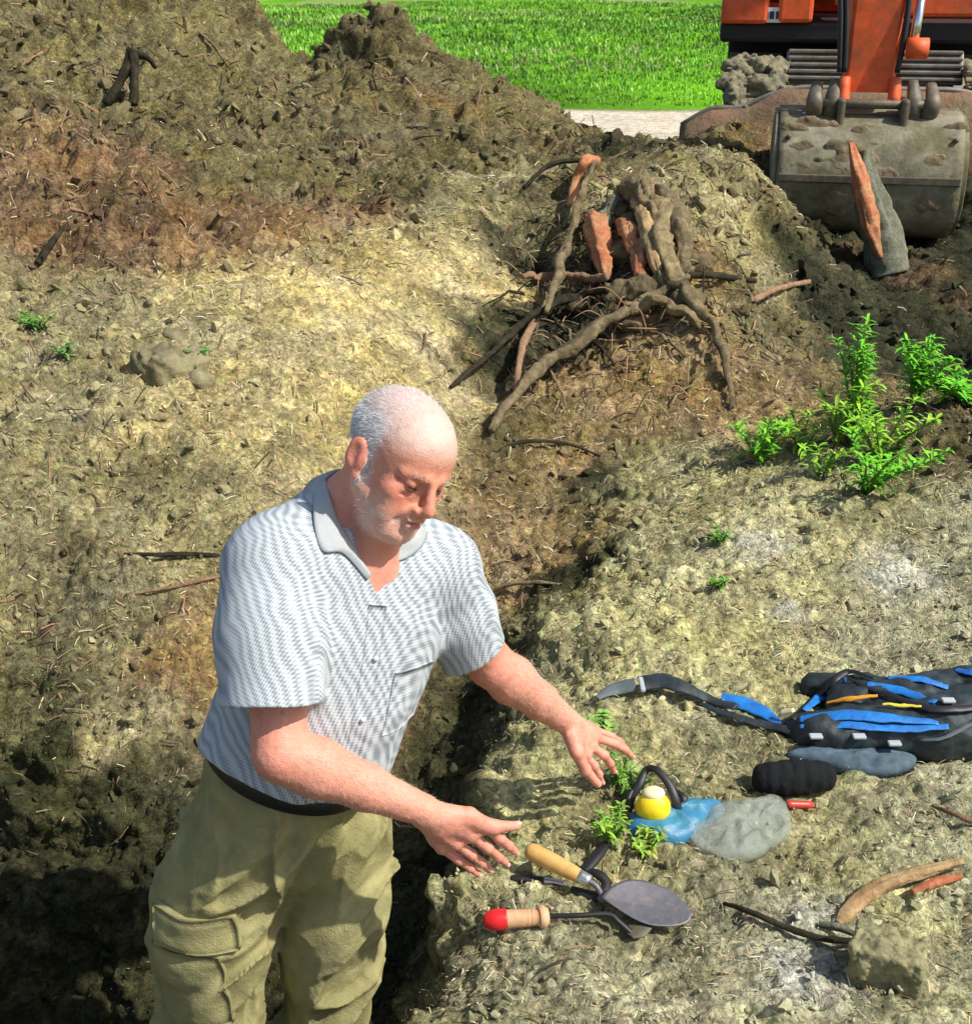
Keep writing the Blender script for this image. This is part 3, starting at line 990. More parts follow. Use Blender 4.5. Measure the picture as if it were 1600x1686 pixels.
beard = (sstep(-.040, -.062, hq[:, 2] + .25 * (hq[:, 1] - .06) * 0) * sstep(-.125, -.108, hq[:, 2]) * sstep(-.01, .03, hq[:, 1]))[:, None]
jaww = (sstep(-.012, -.045, hq[:, 2]) * sstep(.040, .055, np.abs(hq[:, 0])) * sstep(-.03, .0, hq[:, 1]))[:, None] * .7
st = np.clip(np.maximum(beard, jaww) * (.65 + .5 * nb2), 0, 1)
hc = hc * (1 - .75 * st) + STUB * .75 * st
lips = np.exp(-(((hq[:, 0]) / .020) ** 4 + ((hq[:, 1] - .102) / .012) ** 2 + ((hq[:, 2] + .058) / .0075) ** 4))[:, None]
hc = hc * (1 - .7 * lips) + np.array((.42, .13, .10)) * .7 * lips
slit = np.exp(-(((np.abs(hq[:, 0]) - .031) / .0115) ** 4 + ((hq[:, 1] - .089) / .012) ** 4 + ((hq[:, 2] - .0015) / .0036) ** 4))[:, None]
hc = hc * (1 - .9 * slit) + np.array((.05, .03, .02)) * .9 * slit
hc = hc * (1 + .13 * nb1)
hairw = (sstep(.035, .0, hq[:, 1]) * sstep(-.05, -.02, hq[:, 2]) * (1 - sstep(.055, .10, hq[:, 2]) * .8) * (np.abs(hq[:, 0]) < .080))[:, None] * .85
hc = hc * (1 - hairw) + np.array((.66, .65, .64)) * hairw
bc = bc * (1 - ishead) + hc * ishead
def skin_nodes(t, b, tc):
    n = t.nodes.new('ShaderNodeTexNoise'); n.inputs['Scale'].default_value = 260; n.inputs['Detail'].default_value = 4
    v = t.nodes.new('ShaderNodeTexVoronoi'); v.inputs['Scale'].default_value = 420
    t.links.new(tc.outputs['Object'], n.inputs['Vector']); t.links.new(tc.outputs['Object'], v.inputs['Vector'])
    a = t.nodes.new('ShaderNodeMath'); a.operation = 'ADD'
    t.links.new(n.outputs['Fac'], a.inputs[0]); t.links.new(v.outputs['Distance'], a.inputs[1])
    bp = t.nodes.new('ShaderNodeBump'); bp.inputs['Strength'].default_value = .35; bp.inputs['Distance'].default_value = .0015
    t.links.new(a.outputs[0], bp.inputs['Height']); t.links.new(bp.outputs[0], b.inputs['Normal'])
M['skin'] = mat('skin', attr=True, rough=.50, spec=.4, sss=.12, var=.10, vscale=30, build=skin_nodes)
bodyo = mk('body', BV, BF, M['skin'], person, True, bc)

# fingernails
M['nail'] = mat('nail', (.72, .42, .33), rough=.3)
def nail(tip, prev, up, r):
    d = nrm(np.asarray(tip) - np.asarray(prev))
    u = nrm(up - d * (up @ d)); s_ = np.cross(d, u)
    c = np.asarray(tip) + u * (r * .80) + d * r * .25
    IV, IF = icos(2)
    mk('fingernail', c + (IV[:, :1] * d * r * .75 + IV[:, 1:2] * s_ * r * .62 + IV[:, 2:3] * u * r * .26), IF, M['nail'], bodyo)
for f_, r_ in RHF: nail(f_[-1], f_[-2], up_, r_ * .72)
for f_, r_ in LHF: nail(f_[-1], f_[-2], upl, r_ * .72)
nail(P(850, 1360, 2.055), P(812, 1362, 2.035), nrm(CV(0, .8, .6)), .0085)

# lashes along the lowered upper lids and the nostril openings
M['lash'] = mat('lash', (.035, .02, .015), rough=.7)
_bt = BVHTree.FromPolygons(BV.tolist(), BF.tolist())
fwd = HR @ np.array([0, 1.0, 0])
for s_ in (-1, 1):
    ps = []
    for x_, z_ in ((.0185, .0005), (.023, -.0015), (.028, -.0030), (.033, -.0032), (.038, -.0020), (.0435, .0008)):
        o_ = H(s_ * x_, .16, z_)
        loc, n_, i_, dist = _bt.ray_cast(Vector(o_), Vector(-fwd))
        ps.append(np.array(loc) + fwd * .0004 if loc is not None else H(s_ * x_, .09, z_))
    V, F = tube(ps, [.0005, .0011, .0014, .0014, .0012, .0006], 8, 26)
    mk('eyelashes', V, F, M['lash'], bodyo, True)

# hair: short white fringe round the sides and back, thin stubble of hair on the crown
def cloth_noise(V): return fbm(V, 3, 3)
M['hair'] = mat('hair', attr=True, rough=.6, spec=.3)
hm = (ishead[:, 0] > .9)
fz = hq[:, 2]; fy = hq[:, 1]
sidew = sstep(.028, .0, fy) * sstep(-.045, -.02, fz) * (1 - sstep(.045, .085, fz) * .75) * (np.abs(hq[:, 0]) < .0785)
crown = sstep(.05, .09, fz) * .05 * sstep(.06, .01, fy)
brd = beard[:, 0] * .05 + jaww[:, 0] * .012
brow = np.exp(-(((np.abs(hq[:, 0]) - .031) / .016) ** 4 + ((fz - .0275) / .0045) ** 4)) * (fy > .06) * 1.2
wts = np.maximum.reduce([sidew, crown, brd, brow]) * hm
me_n = np.zeros_like(BV)
for a_, b_, c_ in ((0, 1, 2), (0, 2, 3)):
    n_ = np.cross(BV[BF[:, b_]] - BV[BF[:, a_]], BV[BF[:, c_]] - BV[BF[:, a_]])
    for q_ in (a_, b_, c_): np.add.at(me_n, BF[:, q_], n_)
me_n /= np.linalg.norm(me_n, axis=1)[:, None] + 1e-12
HN = 17000
sel = RNG.choice(len(BV), HN, p=wts / wts.sum())
hp = BV[sel] + RNG.normal(0, .0011, (HN, 3))
nn = me_n[sel]
back = HR @ np.array([0, -.75, -.55])
dirn = nn * .55 + back * .8 + RNG.normal(0, .28, (HN, 3))
isb = (fy[sel] > .05)
dirn[isb] = (nn[isb] * .9 + (HR @ np.array([0, .1, -.5])) + RNG.normal(0, .35, (int(isb.sum()), 3)))
dirn /= np.linalg.norm(dirn, axis=1)[:, None]
ln = np.where(isb, .0030, .0075) * RNG.uniform(.6, 1.3, HN)
ln = np.where(crown[sel] > sidew[sel], .007, ln)
sd_ = np.cross(dirn, RNG.normal(0, 1, (HN, 3))); sd_ /= np.linalg.norm(sd_, axis=1)[:, None]
hw = .00034
A0 = hp - nn * .0006
V_ = np.stack([A0 - sd_ * hw, A0 + sd_ * hw, A0 + dirn * ln[:, None]], 1).reshape(-1, 3)
hcol = np.repeat(np.where(isb[:, None], np.array((.55, .50, .45)), np.array((.74, .74, .74))) * RNG.uniform(.7, 1.15, (HN, 1)), 3, axis=0)
mk('hair', V_, np.arange(HN * 3).reshape(-1, 3), M['hair'], person, False, np.clip(hcol, 0, .95))

# pale hair on the forearms
def armw(p0, p1):
    ab = p1 - p0
    t_ = ((BV - p0) @ ab) / (ab @ ab)
    r_ = np.linalg.norm(BV - p0 - np.clip(t_, 0, 1)[:, None] * ab, axis=1)
    return (t_ > .05) * (t_ < 1.15) * (r_ < .06) * np.clip(me_n @ up_ + .3, 0, 1)
aw = armw(ELR, WRR) + armw(ELL, WRL)
AN = 4200
sel2 = RNG.choice(len(BV), AN, p=aw / aw.sum())
ad_ = nrm(WRR - ELR)
dn = ad_ * .9 + me_n[sel2] * .35 + RNG.normal(0, .3, (AN, 3)); dn /= np.linalg.norm(dn, axis=1)[:, None]
s2_ = np.cross(dn, me_n[sel2]); s2_ /= np.linalg.norm(s2_, axis=1)[:, None] + 1e-9
A1 = BV[sel2]
V_ = np.stack([A1 - s2_ * .00022, A1 + s2_ * .00022, A1 + dn * RNG.uniform(.006, .013, AN)[:, None]], 1).reshape(-1, 3)
mk('arm_hair', V_, np.arange(AN * 3).reshape(-1, 3), M['hair'], bodyo, False, np.tile((.62, .48, .34), (AN * 3, 1)))

# ------------------------------------------------------------------ shirt
def sharp(w_):
    return np.where(w_ > 0, w_ ** 1.0, 0) ** 2.2 * 1.6 - .4
def wrinkle(p, A, fr, seed, warp=.35):
    q = (p @ A) * fr
    q = q + warp * fbm(q * .6, 2, seed + 3)[:, None]
    return 1 - np.abs(vnoise(q, seed)) * 2

sh = SDF()
sh.ell(T(0, .00, .40), (.195, .125, .17), TR, .06)
sh.ell(T(-.018, .015, .24), (.170, .142, .19), TR, .07)
sh.ell(T(-.032, .008, .15), (.164, .142, .10), TR, .06)
sh.cone(lerp(SHR, SHL, .04) + SPU * .004, lerp(SHR, SHL, .96) + SPU * .004, .064, .062, .05)
sh.cone(lerp(SHR, SHL, .3) + SPU * .01, T(-.01, -.03, .585), .06, .062, .05)
sh.cone(lerp(SHR, SHL, .7) + SPU * .01, T(.01, -.03, .585), .055, .062, .05)
# loose sleeves
dR = nrm(ELR - SHR); dL = nrm(ELL - SHL)
NEARCUT, FARCUT = nrm(CV(.03, -1, .05)), nrm(CV(.62, -1, -.35))
SR1 = P(448, 1158, 1.885); SL1 = P(780, 1078, 2.25)
def sleeve(a, b, ra, rm, rb, n):
    m_ = lerp(a, b, .5)
    def f(p):
        d = None
        for u_, v_, r1, r2 in ((a, m_, ra, rm), (m_, b + nrm(b - a) * .06, rm, rb)):
            ab = v_ - u_
            t = np.clip(((p - u_) @ ab) / (ab @ ab), 0, 1)
            e = np.linalg.norm(p - u_ - t[:, None] * ab, axis=1) - (r1 + (r2 - r1) * t)
            d = e if d is None else np.minimum(d, e) - .012 * np.exp(-np.abs(d - e) / .02)
        h = (p - b) @ n
        d = np.maximum(d, h)
        # hollow at the mouth
        ax = nrm(b - m_)
        q = p - b
        r_ = np.linalg.norm(q - (q @ ax)[:, None] * ax, axis=1)
        hol = np.maximum(r_ - (rb - .010), -.055 - h)
        return np.maximum(d, -hol)
    sh.fn(f, lerp(a, b, .5), np.linalg.norm(b - a) / 2 + .14, .03)
sleeve(SHR, SR1, .070, .077, .080, NEARCUT)
sleeve(SHL, SL1, .062, .062, .064, FARCUT)
# trapezius
sh.cone(SHR + SPU * .0, P(553, 822, 2.10), .062, .046, .05)
sh.cone(SHL + SPU * .0, P(610, 850, 2.15), .058, .046, .05)
# hem hangs out over the belt
sh.plane(T(0, 0, .150), -SPU + TF * .02 - TL * .12, .004)
# neck opening with a V
sh.cone(lerp(NECK, H(0, -.02, -.06), -.25), H(0, -.02, -.06), .052, .070, .006, '-')
sh.cone(T(-.012, .085, .515), T(-.005, .05, .62), .008, .050, .006, '-')
# hem hollow
sh.ell(T(-.030, .008, .13), (.150, .130, .06), TR, .004, '-')
Ax1 = np.array([nrm(TL * .9 + SPU * .5), nrm(SPU * .9 - TL * .5), TF]).T
def shirt_post(p):
    q = (p - PEL) @ TR
    low = sstep(.42, .10, q[:, 2])
    d = -.0042 * (.35 + .65 * low) * wrinkle(p, Ax1, np.array([7.0, 15.0, 9.0]), 31)
    A2 = np.array([dR, nrm(np.cross(dR, [0, 1, 0])), [0, 1, 0]]).T
    sl = sstep(.16, .06, np.linalg.norm(p - lerp(SHR, SR1, .55), axis=1))
    d += -.0035 * sl * wrinkle(p, A2, np.array([16.0, 6.0, 6.0]), 37)
    d += .0030 * fbm(p * 11, 3, 39)
    # fold where sleeve meets chest, drape above the hem
    d += -.005 * low * np.sin(q[:, 0] * 46 + 3 * fbm(p * 6, 2, 4)) * sstep(.28, .08, q[:, 2])
    return d
sh.post = shirt_post
SV, SF = sh.mesh(.0036)
SV = relax(SV, SF, 1, .4)

def shirt_nodes(t, b, tc):
    """fine grey weave on off-white; the stripes swim with the folds"""
    mp = t.nodes.new('ShaderNodeMapping')
    e = Matrix(TR.tolist()).transposed().to_euler()
    mp.inputs['Rotation'].default_value = e
    t.links.new(tc.outputs['Object'], mp.inputs['Vector'])
    def wave(direction, scale, dist, dsc):
        w_ = t.nodes.new('ShaderNodeTexWave')
        w_.wave_type = 'BANDS'; w_.bands_direction = direction
        w_.inputs['Scale'].default_value = scale; w_.inputs['Distortion'].default_value = dist
        w_.inputs['Detail'].default_value = 1.5; w_.inputs['Detail Scale'].default_value = dsc
        t.links.new(mp.outputs[0], w_.inputs['Vector'])
        return w_.outputs['Fac']
    a = wave('X', 80, .6, 2.0); c = wave('Z', 60, .6, 2.0)
    # slow ripples of tone seen across the weave
    r1 = wave('DIAGONAL', 22, 9.0, .55); 
    ma = t.nodes.new('ShaderNodeMath'); ma.operation = 'MULTIPLY'
    t.links.new(a, ma.inputs[0]); ma.inputs[1].default_value = .42
    mb = t.nodes.new('ShaderNodeMath'); mb.operation = 'MULTIPLY_ADD'
    t.links.new(c, mb.inputs[0]); mb.inputs[1].default_value = .28; t.links.new(ma.outputs[0], mb.inputs[2])
    mc = t.nodes.new('ShaderNodeMath'); mc.operation = 'MULTIPLY_ADD'
    t.links.new(r1, mc.inputs[0]); mc.inputs[1].default_value = .42; t.links.new(mb.outputs[0], mc.inputs[2])
    cr = t.nodes.new('ShaderNodeValToRGB')
    cr.color_ramp.elements[0].position = .22; cr.color_ramp.elements[0].color = (.22, .25, .285, 1)
    cr.color_ramp.elements[1].position = .80; cr.color_ramp.elements[1].color = (.52, .565, .585, 1)
    t.links.new(mc.outputs[0], cr.inputs[0])
    t.links.new(cr.outputs[0], b.inputs['Base Color'])
    n = t.nodes.new('ShaderNodeTexNoise'); n.inputs['Scale'].default_value = 500
    t.links.new(tc.outputs['Object'], n.inputs['Vector'])
    bp = t.nodes.new('ShaderNodeBump'); bp.inputs['Strength'].default_value = .3; bp.inputs['Distance'].default_value = .001
    t.links.new(n.outputs['Fac'], bp.inputs['Height']); t.links.new(bp.outputs[0], b.inputs['Normal'])
M['shirt'] = mat('shirt', (.6, .6, .6), rough=.9, spec=.15, build=shirt_nodes)
shirt = mk('shirt', SV, SF, M['shirt'], person, True)

# ------------------------------------------------------------------ trousers
tr = SDF()
WST = T(0, 0, .12)
tr.ell(T(-.026, .0, .09), (.148, .124, .17), TR, .05)
tr.ell(T(.012, -.02, -.02), (.150, .115, .11), TR, .05)
tr.plane(T(0, 0, .205), SPU, .004)
def mid(a, b, t, off=(0, 0, 0)): return lerp(a, b, t) + np.array(off)
HR2, HL2 = HIPR + np.array([0, 0, -.02]), HIPL + np.array([0, 0, -.02])
tr.chain([HR2, mid(HIPR, KNR, .45, (-.012, 0, 0)), KNR, mid(KNR, FTR, .6), FTR + np.array([0, 0, .02])], [.100, .102, .098, .092, .09], .07)
tr.chain([HL2, mid(HIPL, KNL, .45), KNL, mid(KNL, FTL, .6), FTL + np.array([0, 0, .02])], [.110, .098, .088, .085, .085], .035)

Az = np.array([nrm(np.array([.8, .1, .5])), nrm(np.array([-.5, 0, .85])), np.array([0, 1.0, 0])]).T
Az2 = np.array([nrm(np.array([.9, .0, -.35])), nrm(np.array([.35, 0, .93])), np.array([0, 1.0, 0])]).T
def tr_post(p):
    q = (p - PEL) @ TR
    lo = sstep(.10, -.12, q[:, 2])
    d = -.017 * sharp(wrinkle(p, Az, np.array([3.2, 9.5, 4.0]), 51, .9)) * (.35 + .65 * lo)
    d += -.012 * sharp(wrinkle(p, Az2, np.array([8.5, 3.0, 5.0]), 57, .7))
    d += -.004 * sharp(wrinkle(p, Az2, np.array([19.0, 9.0, 14.0]), 61, .9)) - .002 * sharp(wrinkle(p, Az, np.array([12.0, 30.0, 16.0]), 66, .9))
    # gathers hanging from the waistband
    d += -.006 * sstep(-.16, .08, q[:, 2]) * np.sin(np.arctan2(q[:, 1], q[:, 0]) * 11 + 2.5 * fbm(p * 5, 2, 12))
    d += .008 * fbm(p * 5, 2, 58)
    d += .014 * np.exp(-(q[:, 0] / .014) ** 2) * (q[:, 1] > 0) * sstep(.10, -.05, q[:, 2])
    return d
tr.post = tr_post
TV, TFc = tr.mesh(.0045)
TV = relax(TV, TFc, 1, .4)
def trouser_nodes(t, b, tc):
    n = t.nodes.new('ShaderNodeTexNoise'); n.inputs['Scale'].default_value = 420; n.inputs['Detail'].default_value = 3
    w_ = t.nodes.new('ShaderNodeTexNoise'); w_.inputs['Scale'].default_value = 26; w_.inputs['Detail'].default_value = 6; w_.inputs['Roughness'].default_value = .65
    t.links.new(tc.outputs['Object'], n.inputs['Vector']); t.links.new(tc.outputs['Object'], w_.inputs['Vector'])
    a = t.nodes.new('ShaderNodeMath'); a.operation = 'MULTIPLY_ADD'; a.inputs[1].default_value = 3.0
    t.links.new(w_.outputs['Fac'], a.inputs[0]); t.links.new(n.outputs['Fac'], a.inputs[2])
    bp = t.nodes.new('ShaderNodeBump'); bp.inputs['Strength'].default_value = .55; bp.inputs['Distance'].default_value = .004
    t.links.new(a.outputs[0], bp.inputs['Height']); t.links.new(bp.outputs[0], b.inputs['Normal'])
M['khaki'] = mat('khaki', (.255, .235, .100), rough=.9, spec=.15, col2=(.345, .315, .15), vscale=9, var=.16, build=trouser_nodes)
M['belt'] = mat('belt', (.02, .02, .02), rough=.5)
trousers = mk('trousers', TV, TFc, M['khaki'], person, True)

def on_surf(V, p, d):
    """nearest surface vertex seen from p along -d"""
    q = V - p
    h = q @ d
    r2 = (q * q).sum(1) - h * h
    m = np.where(r2 < .012 ** 2)[0]
    return V[m[np.argmax(h[m])]] if len(m) else V[np.argmin(r2)]

def patch(mb, tree, ctr, X, Y, N, w_, h_, th, nx=14, ny=12, lift=.004, puff=.0, outline=None, smooth_k=.02):
    """fabric piece laid on a surface: a grid projected along N"""
    u = np.linspace(-.5, .5, nx); v = np.linspace(-.5, .5, ny)
    U_, V_ = np.meshgrid(u, v, indexing='ij')
    base = ctr + U_[..., None] * w_ * X + V_[..., None] * h_ * Y
    base = base.reshape(-1, 3)
    hh = np.full(len(base), np.nan)
    for k_, b_ in enumerate(base):
        loc, n_, i_, dist = tree.ray_cast(Vector(b_ + N * .25), Vector(-N))
        if loc is not None and n_.dot(Vector(N)) > .15:
            hh[k_] = (np.array(loc) - b_) @ N
    good = ~np.isnan(hh)
    med = np.median(hh[good]) if good.any() else 0
    good &= np.abs(np.nan_to_num(hh) - med) < .05
    uvp = np.stack([U_.ravel() * w_, V_.ravel() * h_], 1)
    D2_ = ((uvp[:, None] - uvp[None]) ** 2).sum(2)
    W_ = np.exp(-D2_ / smooth_k ** 2) * good[None]  + 1e-9 * good[None]
    hh = (W_ @ np.nan_to_num(hh)) / W_.sum(1)
    edge_ = np.minimum(1 - np.abs(U_.ravel()) * 2, 1 - np.abs(V_.ravel()) * 2)
    bulge = puff * np.clip(edge_ * 3, 0, 1) ** .6
    nz = .0015 * fbm(base * 40, 2, 5)
    topv = base + N * (hh + lift + bulge + nz)[:, None]
    botv = base + N * (hh - th)[:, None]
    n = nx * ny
    VV = np.vstack([topv, botv])
    F = []
    for i in range(nx - 1):
        for j in range(ny - 1):
            a = i * ny + j
            F.append((a, a + ny, a + ny + 1, a + 1))
            F.append((n + a, n + a + 1, n + a + ny + 1, n + a + ny))
    for i in range(nx - 1):
        for j in (0, ny - 1):
            a = i * ny + j; b_ = a + ny
            F.append((a, n + a, n + b_, b_) if j else (b_, n + b_, n + a, a))
    for j in range(ny - 1):
        for i in (0, nx - 1):
            a = i * ny + j; b_ = a + 1
            F.append((b_, n + b_, n + a, a) if i else (a, n + a, n + b_, b_))
    mb.add(VV, np.array(F))

from mathutils.bvhtree import BVHTree
def bvh(V, F):
    return BVHTree.FromPolygons([tuple(v) for v in V], [tuple(f) for f in F])
bmT = bvh(TV, TFc)
# belt: dark band between shirt hem and trousers
mb = MB()
aa = np.linspace(0, 2 * np.pi, 72, endpoint=False)
rg = []
for zz, rr in ((.140, -.012), (.140, .004), (.180, .004), (.180, -.012)):
    rg.append(np.array([T(-.028 + math.sin(a) * (.152 + rr), math.cos(a) * (.130 + rr) + .004, zz - .02 * math.cos(a) + .02 * math.sin(a) * -.5) for a in aa]))
VV = np.vstack(rg)
F = [(k * 72 + j, k * 72 + (j + 1) % 72, ((k + 1) % 4) * 72 + (j + 1) % 72, ((k + 1) % 4) * 72 + j) for k in range(4) for j in range(72)]
mb.add(VV, np.array(F))
mb.build('belt', M['belt'], trousers)
# cargo pockets with flaps
NPR = nrm(np.array([-.22, -.95, .15])); XPR = nrm(np.cross(NPR, np.array([0, 0, 1.0]))) 
XPR = -XPR if XPR[0] < 0 else XPR
YPR = np.cross(NPR, XPR); YPR = -YPR if YPR[2] < 0 else YPR
def seen(tree, px, py, d0):
    loc, n_, i_, dist = tree.ray_cast(Vector(CP0), Vector(nrm(P(px, py, 1.0) - CP0)))
    return np.array(loc) if loc is not None else P(px, py, d0)
mb = MB(); patch(mb, bmT, seen(bmT, 312, 1625, 2.3), XPR, YPR, NPR, .135, .17, .01, 18, 18, lift=.004, puff=.010, smooth_k=.012)
mb.build('cargo_pocket', M['khaki'], trousers)
mb = MB(); patch(mb, bmT, seen(bmT, 316, 1535, 2.3), XPR, nrm(YPR + XPR * -.12), NPR, .150, .068, .0, 18, 10, lift=.016, puff=.006, smooth_k=.016)
mb.build('pocket_flap', M['khaki'], trousers)
# boots
M['boot'] = mat('boot', (.05, .035, .02), rough=.7, bump=.4, bscale=60)
for f_, nm in ((FTR, 'boot'), (FTL, 'boot')):
    bt = SDF()
    fd = nrm(TF * np.array([1, 1, 0]))
    bt.chain([f_ + np.array([0, 0, .08]), f_ + np.array([0, 0, -.02])], [.055, .052], .02)
    bt.cone(f_ + np.array([0, 0, -.035]) - fd * .04, f_ + np.array([0, 0, -.042]) + fd * .15, .042, .034, .03)
    v_, q_ = bt.mesh(.006)
    mk(nm, v_, q_, M['boot'], person, True)

# collar: two leaves folded down, placket, pocket, buttons
M['shirtlight'] = mat('shirt_trim', (.40, .425, .43), rough=.9, spec=.1, var=.08, vscale=60, bump=.2, bscale=300, bdist=.001)
M['button'] = mat('button', (.75, .75, .72), rough=.35)
def sheet(rows, th=.0022):
    """thin cloth from a grid of points, given real thickness"""
    G = np.asarray(rows, dtype=float)
    a, b_ = G.shape[:2]
    n_ = np.cross(np.gradient(G, axis=1), np.gradient(G, axis=0))
    n_ /= np.linalg.norm(n_, axis=2)[..., None] + 1e-12
    Tp = (G + n_ * th / 2).reshape(-1, 3); Bt = (G - n_ * th / 2).reshape(-1, 3)
    n = a * b_
    F = []
    for i in range(a - 1):
        for j in range(b_ - 1):
            q = i * b_ + j
            F.append((q, q + 1, q + b_ + 1, q + b_)); F.append((n + q, n + q + b_, n + q + b_ + 1, n + q + 1))
    for i in range(a - 1):
        q = i * b_; F.append((q, q + b_, n + q + b_, n + q)); q = i * b_ + b_ - 1; F.append((q, n + q, n + q + b_, q + b_))
    for j in range(b_ - 1):
        q = j; F.append((q, n + q, n + q + 1, q + 1)); q = (a - 1) * b_ + j; F.append((q, q + 1, n + q + 1, n + q))
    return np.vstack([Tp, Bt]), np.array(F)
def smooth_sheet(ctrl, nu=24, nv=10):
    """bicubic-ish surface through a small grid of control points"""
    c = np.asarray(ctrl, dtype=float)
    r1 = np.array([spline(row, nu) for row in c])
    return np.array([spline(r1[:, j], nv) for j in range(nu)])
bm1, bm2 = bvh(SV, SF), bvh(BV, BF)
def near_surf(px, py, lift, d0=2.05, trees=None):
    """point on the shirt or neck along one bearing, lifted off the cloth"""
    o = Vector(CP0); d = Vector(nrm(P(px, py, 1.0) - CP0))
    best = None
    for t in (trees or (bm1, bm2)):
        loc, n_, i_, dist = t.ray_cast(o, d)
        if loc is not None and (best is None or dist < best[1]):
            best = (np.array(loc), dist, np.array(n_))
    if best is None: return P(px, py, d0)
    p = best[0]; n_ = best[2]
    if n_ @ np.array(d) > 0: n_ = -n_
    return p + n_ * lift
def leaf(inner, mids, outer, li=.004, lm=.012, lo_=.006, trees=None):
    return [[near_surf(*a, li, trees=trees) for a in inner], [near_surf(*a, lm, trees=trees) for a in mids], [near_surf(*a, lo_, trees=trees) for a in outer]]
near_leaf = leaf([(538, 792), (546, 822), (556, 856), (576, 893), (590, 918), (609, 944)],
                 [(530, 796), (533, 826), (540, 864), (556, 895), (578, 914), (606, 949)],
                 [(519, 800), (516, 834), (517, 872), (530, 908), (562, 911), (603, 955)], .003, .007, .003)
far_leaf = leaf([(668, 868), (655, 884), (640, 902), (628, 922), (614, 946)],
                [(684, 872), (670, 892), (652, 910), (637, 930), (618, 948)],
                [(700, 880), (690, 902), (668, 918), (646, 932), (622, 955)], trees=(bm1,))
# the stand behind the neck joins both leaves
for lf in (near_leaf, far_leaf):
    mb = MB(); v_, q_ = sheet(smooth_sheet(lf, 30, 9), .003); mb.add(v_, q_); mb.build('collar', M['shirtlight'], shirt)
axn = nrm(H(0, -.02, -.06) - NECK)
nx_ = nrm(TL - axn * (TL @ axn)); ny_ = np.cross(axn, nx_)
if ny_ @ TF < 0: ny_ = -ny_
cN = NECK + np.array([0, .01, 0])
rows = []
for a in np.linspace(math.radians(150), math.radians(400), 40):
    u_ = nx_ * math.cos(a) + ny_ * math.sin(a)
    back_ = max(0, -math.sin(a))
    rows.append([cN + axn * (.012 + .018 * back_) + u_ * .061, cN + axn * (.020 + .020 * back_) + u_ * .064, cN + axn * (.014 + .016 * back_) + u_ * .069, cN + axn * (-.012 + .010 * back_) + u_ * .078])
v_, q_ = sheet(rows, .003)
mk('collar_stand', v_, q_, M['shirtlight'], shirt)
tfn = nrm(TF + np.array([0, 0, .15]))
mb = MB(); patch(mb, bm1, T(-.012, .14, .335), TL, SPU, TF, .032, .33, .004, 6, 40, .0010, 0, smooth_k=.010)
mb.build('placket', M['shirt'], shirt)
mb = MB(); patch(mb, bm1, T(.090, .13, .335), TL, SPU, TF, .100, .110, .004, 12, 12, .0030, .001, smooth_k=.012)
mb.build('chest_pocket', M['shirt'], shirt)
for zz in (.23, .33, .43):
    c = on_surf(SV, T(-.012, .10, zz), TF) + TF * .006
    v_, f_ = icos(2)
    mk('button', c + v_ @ np.diag([1, 1, 1.0]) * .0055 * 1.0 * (np.abs(v_ @ TF)[:, None] * -.5 + 1), f_, M['button'], shirt)

# ------------------------------------------------------------------ finding the finished ground
from mathutils.bvhtree import BVHTree
_si = np.arange(0, NR, 2); _si = _si[rad[_si] < 60]; _sj = np.arange(0, NA, 2)
_sub = GD.reshape(NR, NA, 3)[np.ix_(_si, _sj)]
_n1, _n2 = len(_si), len(_sj)
_a = (np.arange(_n1 - 1)[:, None] * _n2 + np.arange(_n2 - 1)[None])
_qf = np.stack([_a, _a + 1, _a + _n2 + 1, _a + _n2], -1).reshape(-1, 4)
GROUND = BVHTree.FromPolygons(_sub.reshape(-1, 3).tolist(), _qf.tolist())
def surf(px, py, lift=0.0):
    """ground point on a surveyed bearing, raised by lift"""
    d = nrm(P(px, py, 1.0) - CP0)
    loc, n_, i_, dist = GROUND.ray_cast(Vector(CP0), Vector(d))
    if loc is None: return P(px, py, 6.0)
    return np.array(loc) + np.array([0, 0, lift])
def down(x, y, lift=0.0):
    loc, n_, i_, dist = GROUND.ray_cast(Vector((x, y, 5)), Vector((0, 0, -1)))
    return (np.array(loc) if loc is not None else np.array([x, y, 0.0])) + np.array([0, 0, lift])

# ------------------------------------------------------------------ excavator
M['orange'] = mat('orange_paint', (.76, .115, .024), rough=.55, col2=(.33, .10, .045), vscale=4, var=.35, bump=.15, bscale=60, bdist=.003, ramp=(.5, .75))
M['black'] = mat('black_paint', (.012, .012, .013), rough=.6, var=.3, vscale=9)
M['steel'] = mat('worn_steel', (.25, .25, .23), rough=.55, metal=.3, col2=(.16, .13, .085), vscale=6, var=.35, bump=.3, bscale=50, bdist=.004)
M['muddy'] = mat('muddy_steel', (.235, .22, .15), rough=.85, metal=.05, col2=(.13, .115, .055), vscale=4, var=.4, bump=.7, bscale=40, bdist=.008, ramp=(.42, .58))
M['mudred'] = mat('red_mud', (.25, .135, .085), rough=.95, col2=(.19, .15, .08), vscale=5, var=.4, bump=.9, bscale=30, bdist=.02)
M['trackmud'] = mat('track_mud', (.27, .24, .145), rough=.95, col2=(.15, .15, .12), vscale=7, var=.5, bump=1.0, bscale=30, bdist=.03, ramp=(.5, .7))
M['smear'] = mat('mud_smear', (.17, .15, .085), rough=.95, col2=(.22, .15, .085), vscale=6, var=.4, bump=.9, bscale=40, bdist=.012)
M['glass'] = mat('dark_glass', (.02, .025, .025), rough=.08)
M['white'] = mat('white_plate', (.75, .78, .76), rough=.4)
M['chrome'] = mat('piston_chrome', (.7, .7, .7), rough=.2, metal=1.0)
